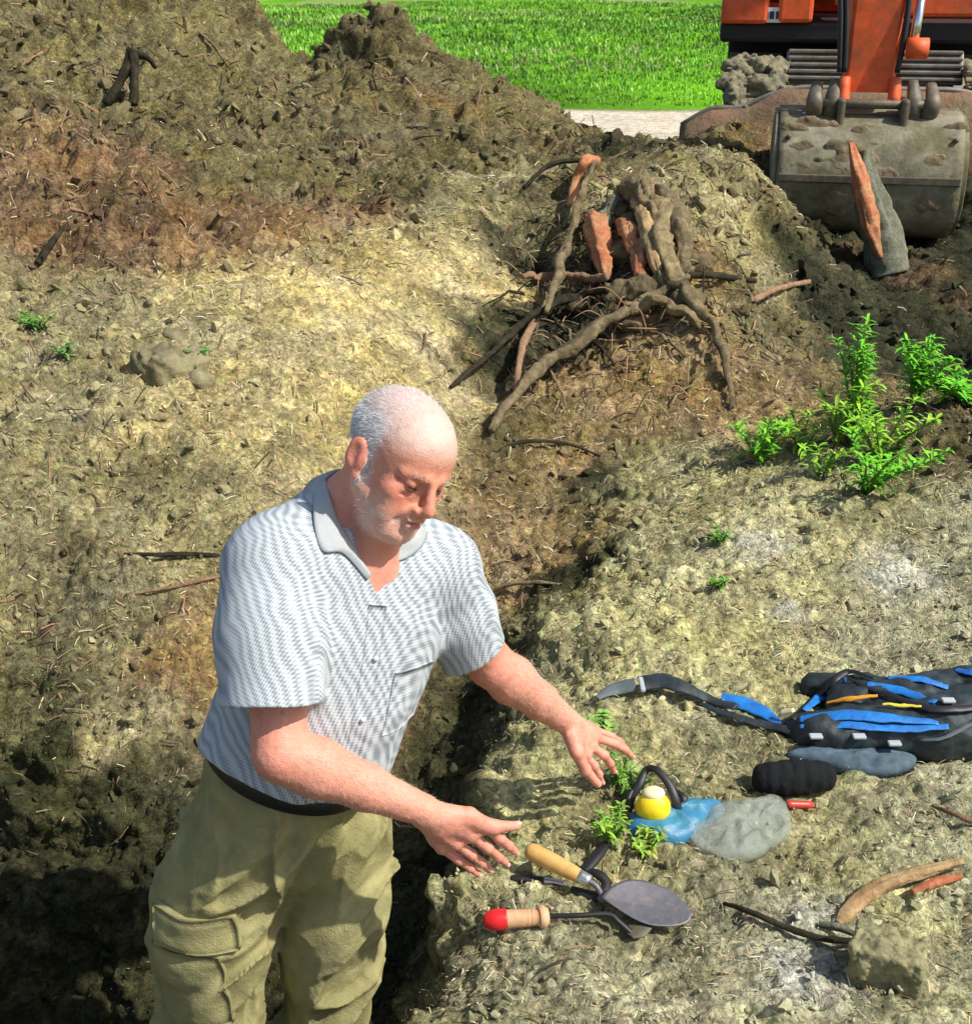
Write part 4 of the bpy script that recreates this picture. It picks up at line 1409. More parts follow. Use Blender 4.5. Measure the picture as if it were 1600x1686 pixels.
M['dark_steel'] = mat('dark_steel', (.09, .085, .07), rough=.6, metal=.3, var=.4, vscale=12, col2=(.17, .14, .085), bump=.4, bscale=60, bdist=.004)
ex = thing('excavator', (3.15, 10.9, 0), 'orange tracked excavator with mud-caked dozer blade, its bucket lowered to the ground', 'excavator')
TH = math.radians(-11.3)
SHX = 0.0      # the boom stands a little to one side of the machine's middle
def X(V):
    V = np.asarray(V, dtype=float).reshape(-1, 3)
    c, s_ = math.cos(TH), math.sin(TH)
    V = V + np.array([SHX, 0, 0])
    return np.stack([V[:, 0] * c - V[:, 1] * s_ + 3.15, V[:, 0] * s_ + V[:, 1] * c + 10.9, V[:, 2]], 1)
def xbox(name, c, size, m, parent, bevel=.02, rot=None):
    V, F = rbox(c, size, rot, bevel)
    return mk(name, X(V), F, m, parent, False)
def rotx(a):
    c, s_ = math.cos(a), math.sin(a)
    return np.array([[1, 0, 0], [0, c, -s_], [0, s_, c]])
for sx in (-1, 1):
    # a track: pads round a stadium path
    R_, L_ = .46, 1.20
    per = 2 * math.pi * R_ + 4 * L_
    mb = MB()
    N_ = 46
    def path(u):
        u = u % per
        if u < 2 * L_: return (-L_ + u, 2 * R_ + .0, 0.0)
        u -= 2 * L_
        if u < math.pi * R_:
            a = u / R_; return (L_ + R_ * math.sin(a), R_ + R_ * math.cos(a), -a)
        u -= math.pi * R_
        if u < 2 * L_: return (L_ - u, 0.0, math.pi)
        u -= 2 * L_
        a = u / R_; return (-L_ - R_ * math.sin(a), R_ - R_ * math.cos(a), math.pi - a)
    for k in range(N_):
        yy, zz, a = path(per * k / N_)
        Rm = rotx(a)
        V, F = rbox((0, 0, 0), (.44, per / N_ * .90, .035), None, .006, 1)
        V2, F2 = rbox((0, 0, .03), (.44, .018, .05), None, .004, 1)
        for v_, f_ in ((V, F), (V2, F2)):
            v_ = v_ @ Rm.T + np.array([sx * .86, yy, zz + .045])
            mb.add(X(v_), f_)
    tko = mb.build('track', M['trackmud'], ex, False)
    for yy in (-1.25, 1.25):
        V, F = tube([(sx * .68, yy, .50), (sx * 1.04, yy, .50)], [.38, .38], 24, 2)
        mk('track_wheel', X(V), F, M['dark_steel'], tko, True)
    xbox('track_frame', (sx * .86, 0, .50), (.28, 2.3, .34), M['dark_steel'], tko)
    # mud lying on the track front
    sdf = SDF()
    for k in range(34):
        an_ = RNG.uniform(-.3, 1.3)
        sdf.ell((sx * .86 + RNG.uniform(-.22, .22), -1.20 - .49 * math.sin(an_), .50 + .50 * math.cos(an_)), (.09, .07, .06), None, .03)
    sdf.post = lambda p: .05 * fbm(p * 13, 5, 77, .65) + .04 * (worley(p / .07, 3)[0] - .5)
    V, F = sdf.mesh(.014)
    mk('mud_cake', X(V), F, M['trackmud'], tko, True)
# ribbed cover between the tracks
cv = xbox('undercarriage', (0, .1, .66), (1.26, 2.2, .60), M['dark_steel'], ex)
for k in range(5):
    xbox('cover_rib', (0, -1.20 - k * .035, 1.10 - k * .045), (1.26, .05, .026), M['steel'], cv, .008)
xbox('cover_plate', (0, -1.24, .99), (1.28, .03, .26), M['steel'], cv, .01, rotx(-.6))
# dozer blade
prof = [(-1.78, .06), (-1.86, .22), (-1.87, .42), (-1.80, .62), (-1.70, .80)]
mb = MB()
xs = np.linspace(-1.38, 1.38, 40)
topz = np.interp(xs, [-1.38, -1.18, -.9, -.65, .65, .9, 1.18, 1.38], [.58, .70, .72, .86, .86, .74, .70, .58])
pr = spline(np.array([[0, a, b] for a, b in prof]), 12)
rows = [[(x, q[1], q[2] * tz / .80) for q in pr] for x, tz in zip(xs, topz)]
V, F = sheet(rows, .05)
V = V + .012 * fbm(V * 6, 4, 6)[:, None] * np.array([0, 1, 0])
bl = mk('dozer_blade', X(V), F, M['mudred'], ex, True)
mb = MB()
V, F = tube([(x, -1.70 + .0 * x, tz + .015) for x, tz in zip(xs[::3], topz[::3])], .022, 8, 40)
mk('blade_edge', X(V), F, M['steel'], bl, True)
for sx in (-1, 1):
    V, F = tube([(sx * .45, -1.65, .30), (sx * .45, -.6, .40)], [.06, .06], 8, 3)
    mk('blade_arm', X(V), F, M['dark_steel'], bl, False)
# upper body
xbox('turntable', (0, .9, 1.06), (2.2, 1.7, .20), M['black'], ex)
hs = xbox('body', (0, .55, 1.22), (2.32, 3.0, .15), M['black'], ex, .03)
xbox('counterweight', (0, 1.75, 1.65), (2.4, .7, .75), M['orange'], hs, .12)
xbox('engine_cover', (.62, .9, 1.65), (1.15, 1.7, .70), M['orange'], hs, .06)
xbox('side_panel', (-.98, -.97, 1.40), (.36, .10, .24), M['orange'], hs, .03)
xbox('side_panel', (-.60, -.97, 1.44), (.26, .10, .30), M['orange'], hs, .03)
pl = xbox('number_plate', (-.80, -.99, 1.345), (.20, .03, .11), M['white'], hs, .008)
for k, (dx, w_) in enumerate(((-.06, .030), (-.015, .022), (.025, .034), (.065, .018))):
    xbox('plate_mark', (-.80 + dx, -1.008, 1.345), (w_, .006, .055), M['black'], pl, .002)
xbox('lower_front', (.72, -.96, 1.46), (1.05, .10, .25), M['orange'], hs, .03)
cab = xbox('cab', (-.68, .05, 2.10), (.95, 1.6, 1.35), M['orange'], ex, .08)
xbox('windscreen', (-.68, -.76, 2.20), (.80, .03, .95), M['glass'], cab, .01)
for sx in (-1, 1):
    xbox('side_window', (-.68 + sx * .475, -.05, 2.25), (.02, 1.1, .75), M['glass'], cab, .008)
# boom and stick
SHX = -.14
def xbeam(name, pts, wd, hts, m, parent, bevel=0):
    """box-section beam through pts in the y,z plane"""
    p = np.asarray(pts, float)
    q = spline(np.hstack([p, np.asarray(hts, float)[:, None]]), 26)
    C_, h_ = q[:, :2], q[:, 2]
    t_ = np.gradient(C_, axis=0); t_ /= np.linalg.norm(t_, axis=1)[:, None]
    n_ = np.stack([-t_[:, 1], t_[:, 0]], 1)
    V = []
    b = .025
    for c_, nn_, hh in zip(C_, n_, h_):
        for sx, sy in ((-1, -1 + b * 6), (-1, 1 - b * 6), (-1 + b * 6, 1), (1 - b * 6, 1), (1, 1 - b * 6), (1, -1 + b * 6), (1 - b * 6, -1), (-1 + b * 6, -1)):
            yz = c_ + nn_ * sy * hh / 2
            V.append((sx * wd / 2, yz[0], yz[1]))
    n = len(C_)
    F = [(k * 8 + j, k * 8 + (j + 1) % 8, (k + 1) * 8 + (j + 1) % 8, (k + 1) * 8 + j) for k in range(n - 1) for j in range(8)]
    V = np.array(V)
    V = np.vstack([V, V[:8].mean(0), V[-8:].mean(0)])
    T3 = [(n * 8, (j + 1) % 8, j) for j in range(8)] + [(n * 8 + 1, (n - 1) * 8 + j, (n - 1) * 8 + (j + 1) % 8) for j in range(8)]
    return mk(name, X(V), [np.array(F), np.array(T3)], m, parent, False)
boom = xbeam('boom', [(-.75, 1.45), (-.95, 2.6), (-1.5, 3.7), (-2.15, 4.1)], .34, [.45, .55, .5, .35], M['orange'], ex)
stick = xbeam('stick', [(-2.05, 4.3), (-2.30, 3.0), (-2.42, 1.8), (-2.46, .92)], .32, [.5, .46, .34, .24], M['orange'], ex)
for sx in (-1, 1):
    V, F = tube([(sx * .16, -2.60, 1.02), (sx * .16, -2.64, .84)], [.035, .045], 10, 4)
    mk('stick_lug', X(V), F, M['orange'], stick, True)
V, F = tube([(.26, -2.40, 2.9), (.26, -2.52, 1.55)], .06, 14, 3); cy = mk('cylinder', X(V), F, M['orange'], stick, True)
V, F = tube([(.26, -2.52, 1.55), (.24, -2.60, 1.20)], .03, 12, 3); mk('piston_rod', X(V), F, M['chrome'], cy, True)
V, F = tube([(.20, -2.62, 1.20), (.33, -2.62, 1.20)], .065, 14, 3); mk('cylinder_eye', X(V), F, M['orange'], cy, True)
for k, (x0, dz) in enumerate(((-.21, 0), (-.25, .05), (.20, .1))):
    V, F = tube([(x0, -2.30, 3.0), (x0 - .03, -2.52, 1.9 + dz), (x0 * .9, -2.60, 1.35), (x0 * .8, -2.62, 1.05)], .018, 8, 24)
    mk('hose', X(V), F, M['black'], stick, True)
# linkage and bucket
SHX = -.11
bk_y = -2.46
lk = MB()
for sx in (-1, 1):
    for pts in ([(sx * .24, bk_y - .12, 1.00), (sx * .26, bk_y - .20, .86), (sx * .26, bk_y - .16, .70)], [(sx * .36, bk_y - .10, .98), (sx * .37, bk_y - .22, .86), (sx * .33, bk_y - .12, .70)]):
        V, F = tube(pts, [.035, .055, .045], 8, 10, flat=.6)
        lk.add(X(V), F)
for z_, y_, r_ in ((.86, bk_y - .20, .030), (.76, bk_y - .15, .034)):
    V, F = tube([(-.42, y_, z_), (.42, y_, z_)], r_, 10, 3); lk.add(X(V), F)
lko = lk.build('bucket_linkage', M['dark_steel'], ex, True)
pts = [(bk_y + .10, .80), (bk_y - .20, .76), (bk_y - .38, .62), (bk_y - .46, .42), (bk_y - .42, .20), (bk_y - .24, .05), (bk_y + .10, -.02), (bk_y + .42, .02)]
pr = spline(np.array([[0, a, b] for a, b in pts]), 36)
xs = np.linspace(-.58, .58, 26)
rows = [[(x, q[1], q[2]) for q in pr] for x in xs]
V, F = sheet(rows, .035)
V = V + (.010 * fbm(V * 7, 4, 66))[:, None] * np.array([0, 1, .3])
bucket = mk('bucket', X(V), F, M['muddy'], ex, True)
side = [(q[1], q[2]) for q in pr] + [(bk_y + .52, .30), (bk_y + .35, .62)]
for sx in (-1, 1):
    s2 = np.array(side)
    V, F = extrude_outline(s2, .035, np.array([sx * .595, 0, 0]), np.array([0, 1.0, 0]), np.array([0, 0, 1.0]), np.array([1.0, 0, 0]))
    mk('bucket_side', X(V), F, M['muddy'], bucket, False)
for k in range(5):
    xbox('bucket_tooth', (-.50 + k * .25, bk_y + .48, .02), (.07, .18, .05), M['steel'], bucket, .012)
xbox('wear_strip', (0, bk_y - .475, .42), (1.14, .03, .05), M['dark_steel'], bucket, .006)
xbox('bucket_ear', (-.20, bk_y - .16, .80), (.05, .26, .20), M['dark_steel'], bucket, .02)
xbox('bucket_ear', (.20, bk_y - .16, .80), (.05, .26, .20), M['dark_steel'], bucket, .02)
# mud smeared on the bucket back
sdf = SDF()
for k in range(60):
    a = RNG.uniform(0, 1) ** .8
    q = pr[int(6 + a * 15)]
    r_ = .03 + .05 * RNG.random() ** 2
    sdf.ell((RNG.uniform(-.56, .56), q[1] - .0, q[2]), (r_ * 1.5, .014, r_), None, .015)
sdf.post = lambda p: .016 * fbm(p * 22, 4, 78)
V, F = sdf.mesh(.012)
mk('mud_smear', X(V), F, M['smear'], bucket, True)

for px_, z_ in ((-.52, .66), (.52, .66), (-.52, .55), (.52, .55)):
    V, F = tube([(px_, bk_y - .36 - .25 * (.66 - z_), z_), (px_, bk_y - .40 - .25 * (.66 - z_), z_ + .01)], .016, 8, 2); mk('bolt', X(V), F, M['dark_steel'], bucket, True)

# ------------------------------------------------------------------ wood
def barkmat(name, c1, c2, sc=30):
    return mat(name, c1, rough=.9, spec=.15, col2=c2, vscale=sc * .6, var=.35, bump=1.0, bscale=sc * 2.2, bdist=.012)
M['bark'] = barkmat('bark', (.11, .085, .045), (.27, .215, .12))
M['barkdark'] = barkmat('dark_bark', (.022, .020, .013), (.06, .05, .03))
M['barktan'] = barkmat('tan_bark', (.36, .285, .15), (.17, .125, .065))
M['redwood'] = barkmat('split_red_wood', (.46, .15, .07), (.50, .28, .14), 24)
M['peeled'] = barkmat('peeled_wood', (.56, .41, .21), (.38, .23, .11), 34)
M['pink'] = barkmat('pink_root', (.38, .23, .14), (.24, .15, .09), 30)
M['rootsoil'] = mat('root_soil', (.20, .155, .085), rough=.95, spec=.1, col2=(.10, .085, .045), vscale=9, var=.4, bump=.9, bscale=60, bdist=.012)
M['greybark'] = barkmat('grey_bark', (.22, .22, .17), (.13, .14, .08))
def groundpts(pts):
    return [surf(p[0], p[1], p[2]) for p in pts]
def jag(pts, rad_, seed, amt=.9):
    """knees and knots along a root"""
    rg = np.random.default_rng(seed * 13 + 1)
    m_ = max(6, len(pts) * 3)
    q = spline(np.hstack([np.asarray(pts, float), np.asarray(rad_, float)[:, None]]), m_)
    q[1:-1, :3] += rg.normal(0, 1, (m_ - 2, 3)) * q[1:-1, 3:4] * amt
    q[1:-1, 3] *= rg.uniform(.75, 1.3, m_ - 2)
    return q[:, :3], q[:, 3]
def stick_obj(name, pts, rad_, m, parent=None, seg=9, rough_=.28, seed=1, n=None):
    if name not in ('prong', 'snag'): pts, rad_ = jag(pts, rad_, seed, .38 if name in ('root', 'rootlet') else .25)
    V, F = tube(pts, rad_, max(seg, 14), n or len(pts) * 7, rough_, 1.0, seed, freq=45, fib=.5)
    return mk(name, V, F, m, parent, True)

# leaning split trunk piece before the bucket
b0, b1 = surf(1468, 440, -.05), None
b1 = P(1412, 240, (b0 - CP0) @ CF - .05)
lg = thing('split_log', b0, 'upright split log with bare red wood on one face, leaning before the excavator bucket', 'log')
V, F = tube([b0, lerp(b0, b1, .35) + np.array([.01, 0, 0]), lerp(b0, b1, .7), b1 + np.array([.06, 0, -.03])], [.115, .105, .08, .035], 28, 70, .16, 1.0, 5, freq=12, fib=.35)
mk('bark', V, F, M['greybark'], lg, True)
o_ = np.array([-.055, -.07, 0])
V, F = tube([b0 + o_ * .5 + np.array([-.05, 0, .12]), lerp(b0, b1, .4) + o_ * 1.1, lerp(b0, b1, .75) + o_, b1 + np.array([-.05, -.02, .02])], [.040, .066, .055, .02], 26, 80, .14, .7, 9, freq=22, fib=.55)
mk('split_face', V, F, M['redwood'], lg, True)

# root stump in the middle
rt = thing('root_stump', surf(1050, 480), 'uprooted tree stump with torn red wood and tangled roots on the mound above the pit', 'tree stump')
stick_obj('trunk', [surf(1004, 378, .02), surf(1020, 352, .07), surf(1052, 352, .11), surf(1078, 400, .11), surf(1098, 470, .05), surf(1106, 500, .0)], [.02, .040, .052, .055, .050, .035], M['barktan'], rt, 30, .30, 3, 90)
stick_obj('trunk', [surf(1030, 350, .06), surf(1075, 350, .10), surf(1112, 400, .10), surf(1130, 470, .05)], [.02, .036, .042, .03], M['bark'], rt, 26, .30, 5, 80)
stick_obj('trunk', [surf(990, 400, .02), surf(1000, 372, .06), surf(1030, 338, .06), surf(1070, 334, .03)], [.018, .030, .034, .02], M['greybark'], rt, 24, .30, 6, 60)
stick_obj('split_wood', [surf(1040, 372, .12), surf(1058, 420, .15), surf(1082, 478, .08)], [.012, .030, .02], M['peeled'], rt, 16, .4, 11, 50)
stick_obj('split_wood', [surf(966, 372, .05), surf(980, 420, .12), surf(998, 474, .04)], [.016, .040, .022], M['redwood'], rt, 20, .25, 4, 60)
stick_obj('split_wood', [surf(1018, 398, .09), surf(1040, 440, .12), surf(1062, 480, .05)], [.02, .034, .022], M['redwood'], rt, 20, .25, 8, 60)
stick_obj('root', groundpts([(978, 300, .10), (958, 350, .12), (945, 410, .14), (920, 490, .13), (898, 552, .10)]), [.010, .015, .019, .018, .010], M['bark'], rt, 9, .3, 12)
stick_obj('root', groundpts([(1130, 486, .08), (1050, 535, .10), (960, 594, .10), (880, 650, .09), (808, 722, .03)]), [.014, .020, .024, .022, .012], M['bark'], rt, 10, .3, 14, 130)
stick_obj('root', groundpts([(1030, 545, .10), (1075, 542, .12), (1125, 546, .08), (1160, 560, .04)]), [.022, .02, .016, .009], M['barktan'], rt, 8, .3, 16)
stick_obj('root', groundpts([(860, 470, .04), (900, 478, .07), (950, 485, .08), (1000, 478, .06)]), [.008, .015, .016, .012], M['pink'], rt, 8, .3, 18)
stick_obj('root', groundpts([(1000, 500, .06), (940, 525, .10), (880, 550, .08), (820, 590, .05), (742, 645, .02)]), [.014, .016, .014, .011, .006], M['barkdark'], rt, 8, .3, 20)
stick_obj('root', groundpts([(1100, 488, .08), (1140, 530, .09), (1185, 590, .06), (1205, 680, .02)]), [.018, .020, .015, .006], M['bark'], rt, 8, .3, 22)
for k in range(40):
    px, py = RNG.uniform(850, 1190), RNG.uniform(440, 640)
    a = RNG.uniform(0, 2 * math.pi); L_ = RNG.uniform(30, 95)
    ps = groundpts([(px + math.cos(a) * L_ * t + RNG.uniform(-4, 4), py + .7 * math.sin(a) * L_ * t + RNG.uniform(-4, 4), .015 + .05 * math.sin(math.pi * (.2 + .8 * t)) * RNG.uniform(.2, 1)) for t in (0, .35, .7, 1)])
    stick_obj('rootlet', ps, [.0065, .0055, .004, .0015], M[('bark', 'barkdark', 'barktan', 'barkdark', 'bark', 'pink')[k % 6]], rt, 6, .15, 30 + k, 16)

fr = MB()
for k in range(420):
    px, py = (RNG.normal(1020, 95), RNG.normal(500, 70)) if k % 3 else (RNG.normal(1000, 60), RNG.normal(380, 40))
    px, py = float(np.clip(px, 840, 1230)), float(np.clip(py, 300, 690))
    b_ = surf(px, py, .01)
    dd_ = nrm(RNG.normal(0, 1, 3) * np.array([1, 1, .6]) + np.array([0, -.3, -.1]))
    L_ = RNG.uniform(.05, .22)
    ps = [b_, b_ + dd_ * L_ * .5 + np.array([0, 0, RNG.uniform(0, .04)]), b_ + dd_ * L_ + np.array([0, 0, -RNG.uniform(0, .05)])]
    V, F = tube(ps, [.0035, .0028, .001], 4, 8)
    fr.add(V, F, np.array(((.10, .075, .04), (.05, .04, .025), (.26, .19, .10), (.32, .19, .11))[k % 4]) * RNG.uniform(.7, 1.3))
tag(fr.build('fine_roots', M['straw'], rt), None, None, None, 'stuff')
# earth still clinging to the stump
sdf = SDF()
for px, py, r_ in ((1048, 372, .07), (1096, 440, .06), (1068, 486, .09), (1015, 486, .07), (985, 360, .05), (1130, 500, .08), (1040, 540, .06), (950, 505, .06), (1100, 350, .07), (1150, 440, .07)):
    sdf.ell(surf(px, py, .02), (r_, r_, r_ * .7), None, .09)
sdf.ell(surf(1085, 430, .02), (.1, .1, .06), None, .09); sdf.ell(surf(1030, 420, .02), (.1, .1, .05), None, .09)
sdf.post = lambda p: .04 * fbm(p * 9, 5, 141, .6) + .03 * (worley(p / .05, 9)[0] - .5)
V, F = sdf.mesh(.010)
mk('clinging_soil', V, F, M['rootsoil'], rt, True)

def loose(name, label, cat, pts, r_, m, seg=9, rough_=.3, seed=1, raw=False, group=None):
    ps = pts if raw else groundpts(pts)
    V, F = tube(ps, r_, max(seg, 12), max(12, len(ps) * 12), rough_, 1.0, seed, freq=30, fib=.35)
    return tag(mk(name, V, F, M[m], None, True), label, cat, group)
loose('broken_branch', 'short broken branch with orange inner wood, upright above the root stump', 'branch', [(978, 282, .05), (962, 300, .10), (948, 322, .08), (938, 340, .0)], [.030, .028, .022, .015], 'redwood', seed=3)
loose('pink_root', 'thin pinkish root hanging down left of the stump, above the man\'s head', 'root', [(882, 548, .06), (862, 590, .07), (852, 635, .06), (848, 676, .02)], [.014, .016, .013, .009], 'pink', seed=4)
loose('twig', 'dark straight twig lying right of the stump, pointing to the trench', 'twig', [(1130, 476, .06), (1185, 480, .07), (1242, 479, .05)], [.012, .013, .010], 'barkdark', seed=5)
loose('twig', 'forked reddish twig lying at the edge of the dark trench', 'twig', [(1240, 505, .03), (1280, 494, .06), (1330, 482, .06)], [.013, .014, .012], 'pink', seed=6)
loose('twig', 'thin arched twig on the crest between spoil heap and stump', 'twig', [(862, 318, .03), (900, 300, .08), (945, 286, .07), (975, 283, .04)], [.010, .012, .012, .01], 'barkdark', seed=7)
loose('twig', 'long dark twig crossing the pit slope left of the man\'s shoulder', 'twig', [(205, 917, .01), (270, 924, .02), (330, 920, .015), (385, 918, .0)], [.004, .007, .006, .005], 'barkdark', seed=8)
loose('twig', 'pale tan twig on the pit slope just below a darker twig', 'twig', [(215, 978, .0), (280, 974, .012), (330, 962, .012), (370, 948, .0)], [.003, .005, .005, .004], 'pink', seed=9)
loose('twig', 'bent twig sticking from the bank right of the man\'s far shoulder', 'twig', [(790, 990, .01), (830, 978, .03), (880, 968, .02), (920, 962, .0)], [.006, .007, .006, .004], 'barktan', seed=10)
loose('twig', 'thin dark twig in the bank right of the man\'s head', 'twig', [(800, 752, .0), (860, 740, .03), (930, 738, .02), (990, 752, .0)], [.005, .007, .006, .004], 'barkdark', seed=18)
sdf = SDF()
for px, py, r_ in ((268, 610, .085), (305, 598, .080), (330, 630, .06), (240, 590, .06), (290, 560, .06)):
    sdf.ell(surf(px, py, .0), (r_, r_ * .8, r_ * .75), None, .03)
sdf.post = lambda p: .040 * fbm(p * 11, 5, 151, .6) + .025 * (worley(p / .045, 19)[0] - .5)
V, F = sdf.mesh(.007)
M['slopesoil'] = mat('slope_soil', (.30, .265, .15), rough=.95, spec=.1, col2=(.17, .15, .085), vscale=8, var=.4, bump=.9, bscale=70, bdist=.01)
tag(mk('earth_clod', V, F, M['slopesoil'], None, True), 'big rough clod of earth with a green sprout on the slope at left', 'earth clod')
loose('root_end', 'short black root end poking out at the left frame side of the heap', 'root', [(62, 442, .02), (85, 430, .06), (112, 408, .09)], [.014, .012, .006], 'barkdark', seed=12)
loose('twig', 'thin brown twig high on the spoil heap, right of the forked stick', 'twig', [(328, 66, .05), (352, 90, .06), (378, 122, .04)], [.006, .008, .006], 'bark', seed=13)
fk = thing('forked_stump', surf(205, 168), 'black forked stick standing like an A in the spoil heap at upper left', 'stick')
tp = surf(218, 130, 0); dd = (surf(200, 168) - CP0) @ CF - .12
stick_obj('prong', [P(220, 82, dd), P(204, 122, dd), P(176, 172, dd)], [.026, .022, .020], M['barkdark'], fk, 9, .3, 15)
stick_obj('prong', [P(219, 84, dd), P(221, 125, dd), P(219, 172, dd)], [.024, .022, .022], M['barkdark'], fk, 9, .3, 16)
stick_obj('snag', [P(216, 88, dd), P(240, 92, dd + .02), P(258, 112, dd + .05)], [.020, .015, .008], M['barkdark'], fk, 8, .3, 17)
# foreground sticks
V, F = tube([surf(1380, 1524, .006), surf(1394, 1512, .012), surf(1428, 1486, .022), surf(1476, 1464, .024), surf(1530, 1446, .022), surf(1584, 1430, .018)], [.006, .013, .0145, .013, .011, .006], 22, 90, .10, .45, 21, up=(0, -.4, .9), freq=40, fib=.45)
tag(mk('peeled_branch', V, F, M['peeled'], None, True), 'pale peeled wood splinter at lower right, rising from the earth block', 'wood splinter')
loose('bark_strip', 'short orange bark strip beside the peeled branch at lower right', 'bark', [(1500, 1476, .008), (1535, 1462, .012), (1582, 1448, .008)], [.006, .009, .005], 'redwood', seed=22)
loose('black_stick', 'thin black curved stick on the soil between trowel and earth block', 'stick', [(1192, 1490, .004), (1240, 1514, .014), (1290, 1536, .014), (1345, 1552, .012), (1400, 1556, .008), (1432, 1550, .004)], [.004, .0055, .0065, .0065, .006, .004], 'barkdark', seed=23)
loose('black_stick', 'short grey stick crossing the end of the thin black curved one', 'stick', [(1348, 1526, .006), (1385, 1544, .022), (1425, 1560, .014)], [.005, .007, .005], 'greybark', seed=24)
loose('thin_root', 'thin curled root at the right frame side above the peeled branch', 'root', [(1535, 1330, .005), (1565, 1352, .02), (1600, 1362, .015), (1640, 1360, .01)], [.004, .005, .005, .004], 'pink', seed=25)

# squarish block of earth
cb = surf(1462, 1622, -.012)
sdf = SDF()
def blk(p):
    q = np.abs((p - (cb + np.array([0, .02, .045]))) @ np.array([[.92, -.39, 0], [.39, .92, 0], [0, 0, 1.0]]).T) - np.array([.054, .036, .040])
    return np.linalg.norm(np.maximum(q, 0), axis=1) + np.minimum(q.max(1), 0) - .008
sdf.fn(blk, cb + np.array([0, 0, .045]), .12)
sdf.post = lambda p: .014 * fbm(p * 20, 5, 14, .65) + .010 * (worley(p / .028, 8)[0] - .5) + .004 * fbm(p * 120, 3, 18)
V, F = sdf.mesh(.0026)
M['block'] = mat('earth_block', (.36, .33, .18), rough=.95, spec=.1, col2=(.20, .19, .10), vscale=22, var=.4, bump=.9, bscale=110, bdist=.006)
tag(mk('earth_block', V, F, M['block'], None, True), 'squarish block of cut earth at the lower right beside the peeled branch', 'earth block')

# ------------------------------------------------------------------ tools and gear on the soil
M['wood'] = mat('varnished_wood', (.66, .40, .13), rough=.42, col2=(.56, .31, .09), vscale=30, var=.12, spec=.5)
M['wood2'] = mat('bare_wood', (.64, .39, .22), rough=.6, col2=(.52, .28, .14), vscale=40, var=.12)
M['redcap'] = mat('red_paint', (.70, .015, .02), rough=.4)
M['ferrule'] = mat('ferrule_metal', (.65, .65, .62), rough=.3, metal=.9)
M['blade'] = mat('blade_steel', (.13, .128, .14), rough=.50, metal=.35, var=.25, vscale=30, col2=(.26, .19, .12), ramp=(.56, .72), bump=.15, bscale=120, bdist=.001)
M['rubber'] = mat('black_rubber', (.012, .012, .013), rough=.5)
def rise(p, z): return np.array([p[0], p[1], z])
ga, gb = surf(868, 1440, 0), surf(965, 1475, 0)
g0 = (ga[2] + gb[2]) / 2
A_, B_ = PZ(866, 1398, g0 + .062), PZ(956, 1444, g0 + .040)
tw = thing('trowel', B_ * np.array([1, 1, 0]), 'garden trowel with plain wooden handle and broad oval grey blade, below the near hand', 'trowel')
V, F = tube([lerp(A_, B_, t) for t in (0, .03, .12, .4, .75, .97, 1.0)], [.006, .0125, .0165, .0180, .0165, .0135, .012], 22, 60)
mk('handle', V, F, M['wood'], tw, True)
ax_ = nrm(B_ - A_)
V, F = tube([B_ - ax_ * .004, B_ + ax_ * .020], [.0138, .0120], 20, 4); mk('ferrule', V, F, M['ferrule'], tw, True)
nk = PZ(990, 1482, g0 + .012)
V, F = tube([B_ + ax_ * .018, B_ + ax_ * .034 + np.array([0, 0, -.004]), lerp(B_ + ax_ * .034, nk, .6) + np.array([.004, 0, -.004]), nk, PZ(1030, 1488, g0 + .018)], [.0062, .0060, .0055, .0060, .006], 12, 30)
mk('neck', V, F, M['blade'], tw, True)
ol = [(988, 1484), (1002, 1470), (1022, 1460), (1049, 1457), (1075, 1461), (1101, 1468), (1121, 1480), (1135, 1492), (1141, 1504), (1134, 1512), (1118, 1517), (1096, 1519), (1070, 1518), (1044, 1511), (1015, 1498)]
oc = np.array([PZ(a, b, g0 + .022) for a, b in ol])
q = spline(np.vstack([oc, oc[:1]]), 56)[:-1]
ctr = q.mean(0)
Zb = nrm(np.array([.10, -.25, 1.0])); Xb = nrm(nrm(np.array([1, -.2, 0])) - Zb * (nrm(np.array([1, -.2, 0])) @ Zb)); Yb = np.cross(Zb, Xb)
o2 = np.stack([(q - ctr) @ Xb, (q - ctr) @ Yb], 1)
V, F = extrude_outline(o2, .003, ctr, Xb, Yb, Zb, -.008)
mk('blade', V, F, M['blade'], tw, True)

# second tool with red cap
g1 = surf(850, 1530)[2]
def rp(px, py, h): return PZ(px, py, g1 + h)
t2 = thing('cranked_trowel', rp(900, 1530, 0), 'small cranked hand tool with a red-tipped wooden handle on the soil edge', 'hand tool')
a0, a1, a2, a3 = rp(795, 1516, .020), rp(834, 1514, .022), rp(884, 1511, .024), rp(903, 1509, .024)
V, F = tube([a0, lerp(a0, a1, .12), lerp(a0, a1, .5), a1], [.005, .0135, .0200, .0190], 20, 30); mk('red_cap', V, F, M['redcap'], t2, True)
hv = [a1, lerp(a1, a2, .3), lerp(a1, a2, .7), a2, lerp(a2, a3, .2), lerp(a2, a3, .6), a3]
V, F = tube(hv, [.0175, .0170, .0160, .0150, .0200, .0205, .014], 20, 70); hd = mk('handle', V, F, M['wood2'], t2, True)
for t in (.25, .4, .55, .7, .85):
    c_ = lerp(a1, a2, t); d_ = nrm(a2 - a1)
    V, F = tube([c_ - d_ * .0008, c_ + d_ * .0008], [.0174 - .0018 * t] * 2, 20, 2); mk('groove', V, F, M['wood'], hd, True)
V, F = tube([a3, rp(950, 1508, .030), rp(1000, 1506, .030), rp(1018, 1518, .022), rp(1040, 1538, .006)], [.0050, .0050, .0055, .0055, .006], 10, 50)
mk('shaft', V, F, M['rubber'], t2, True)
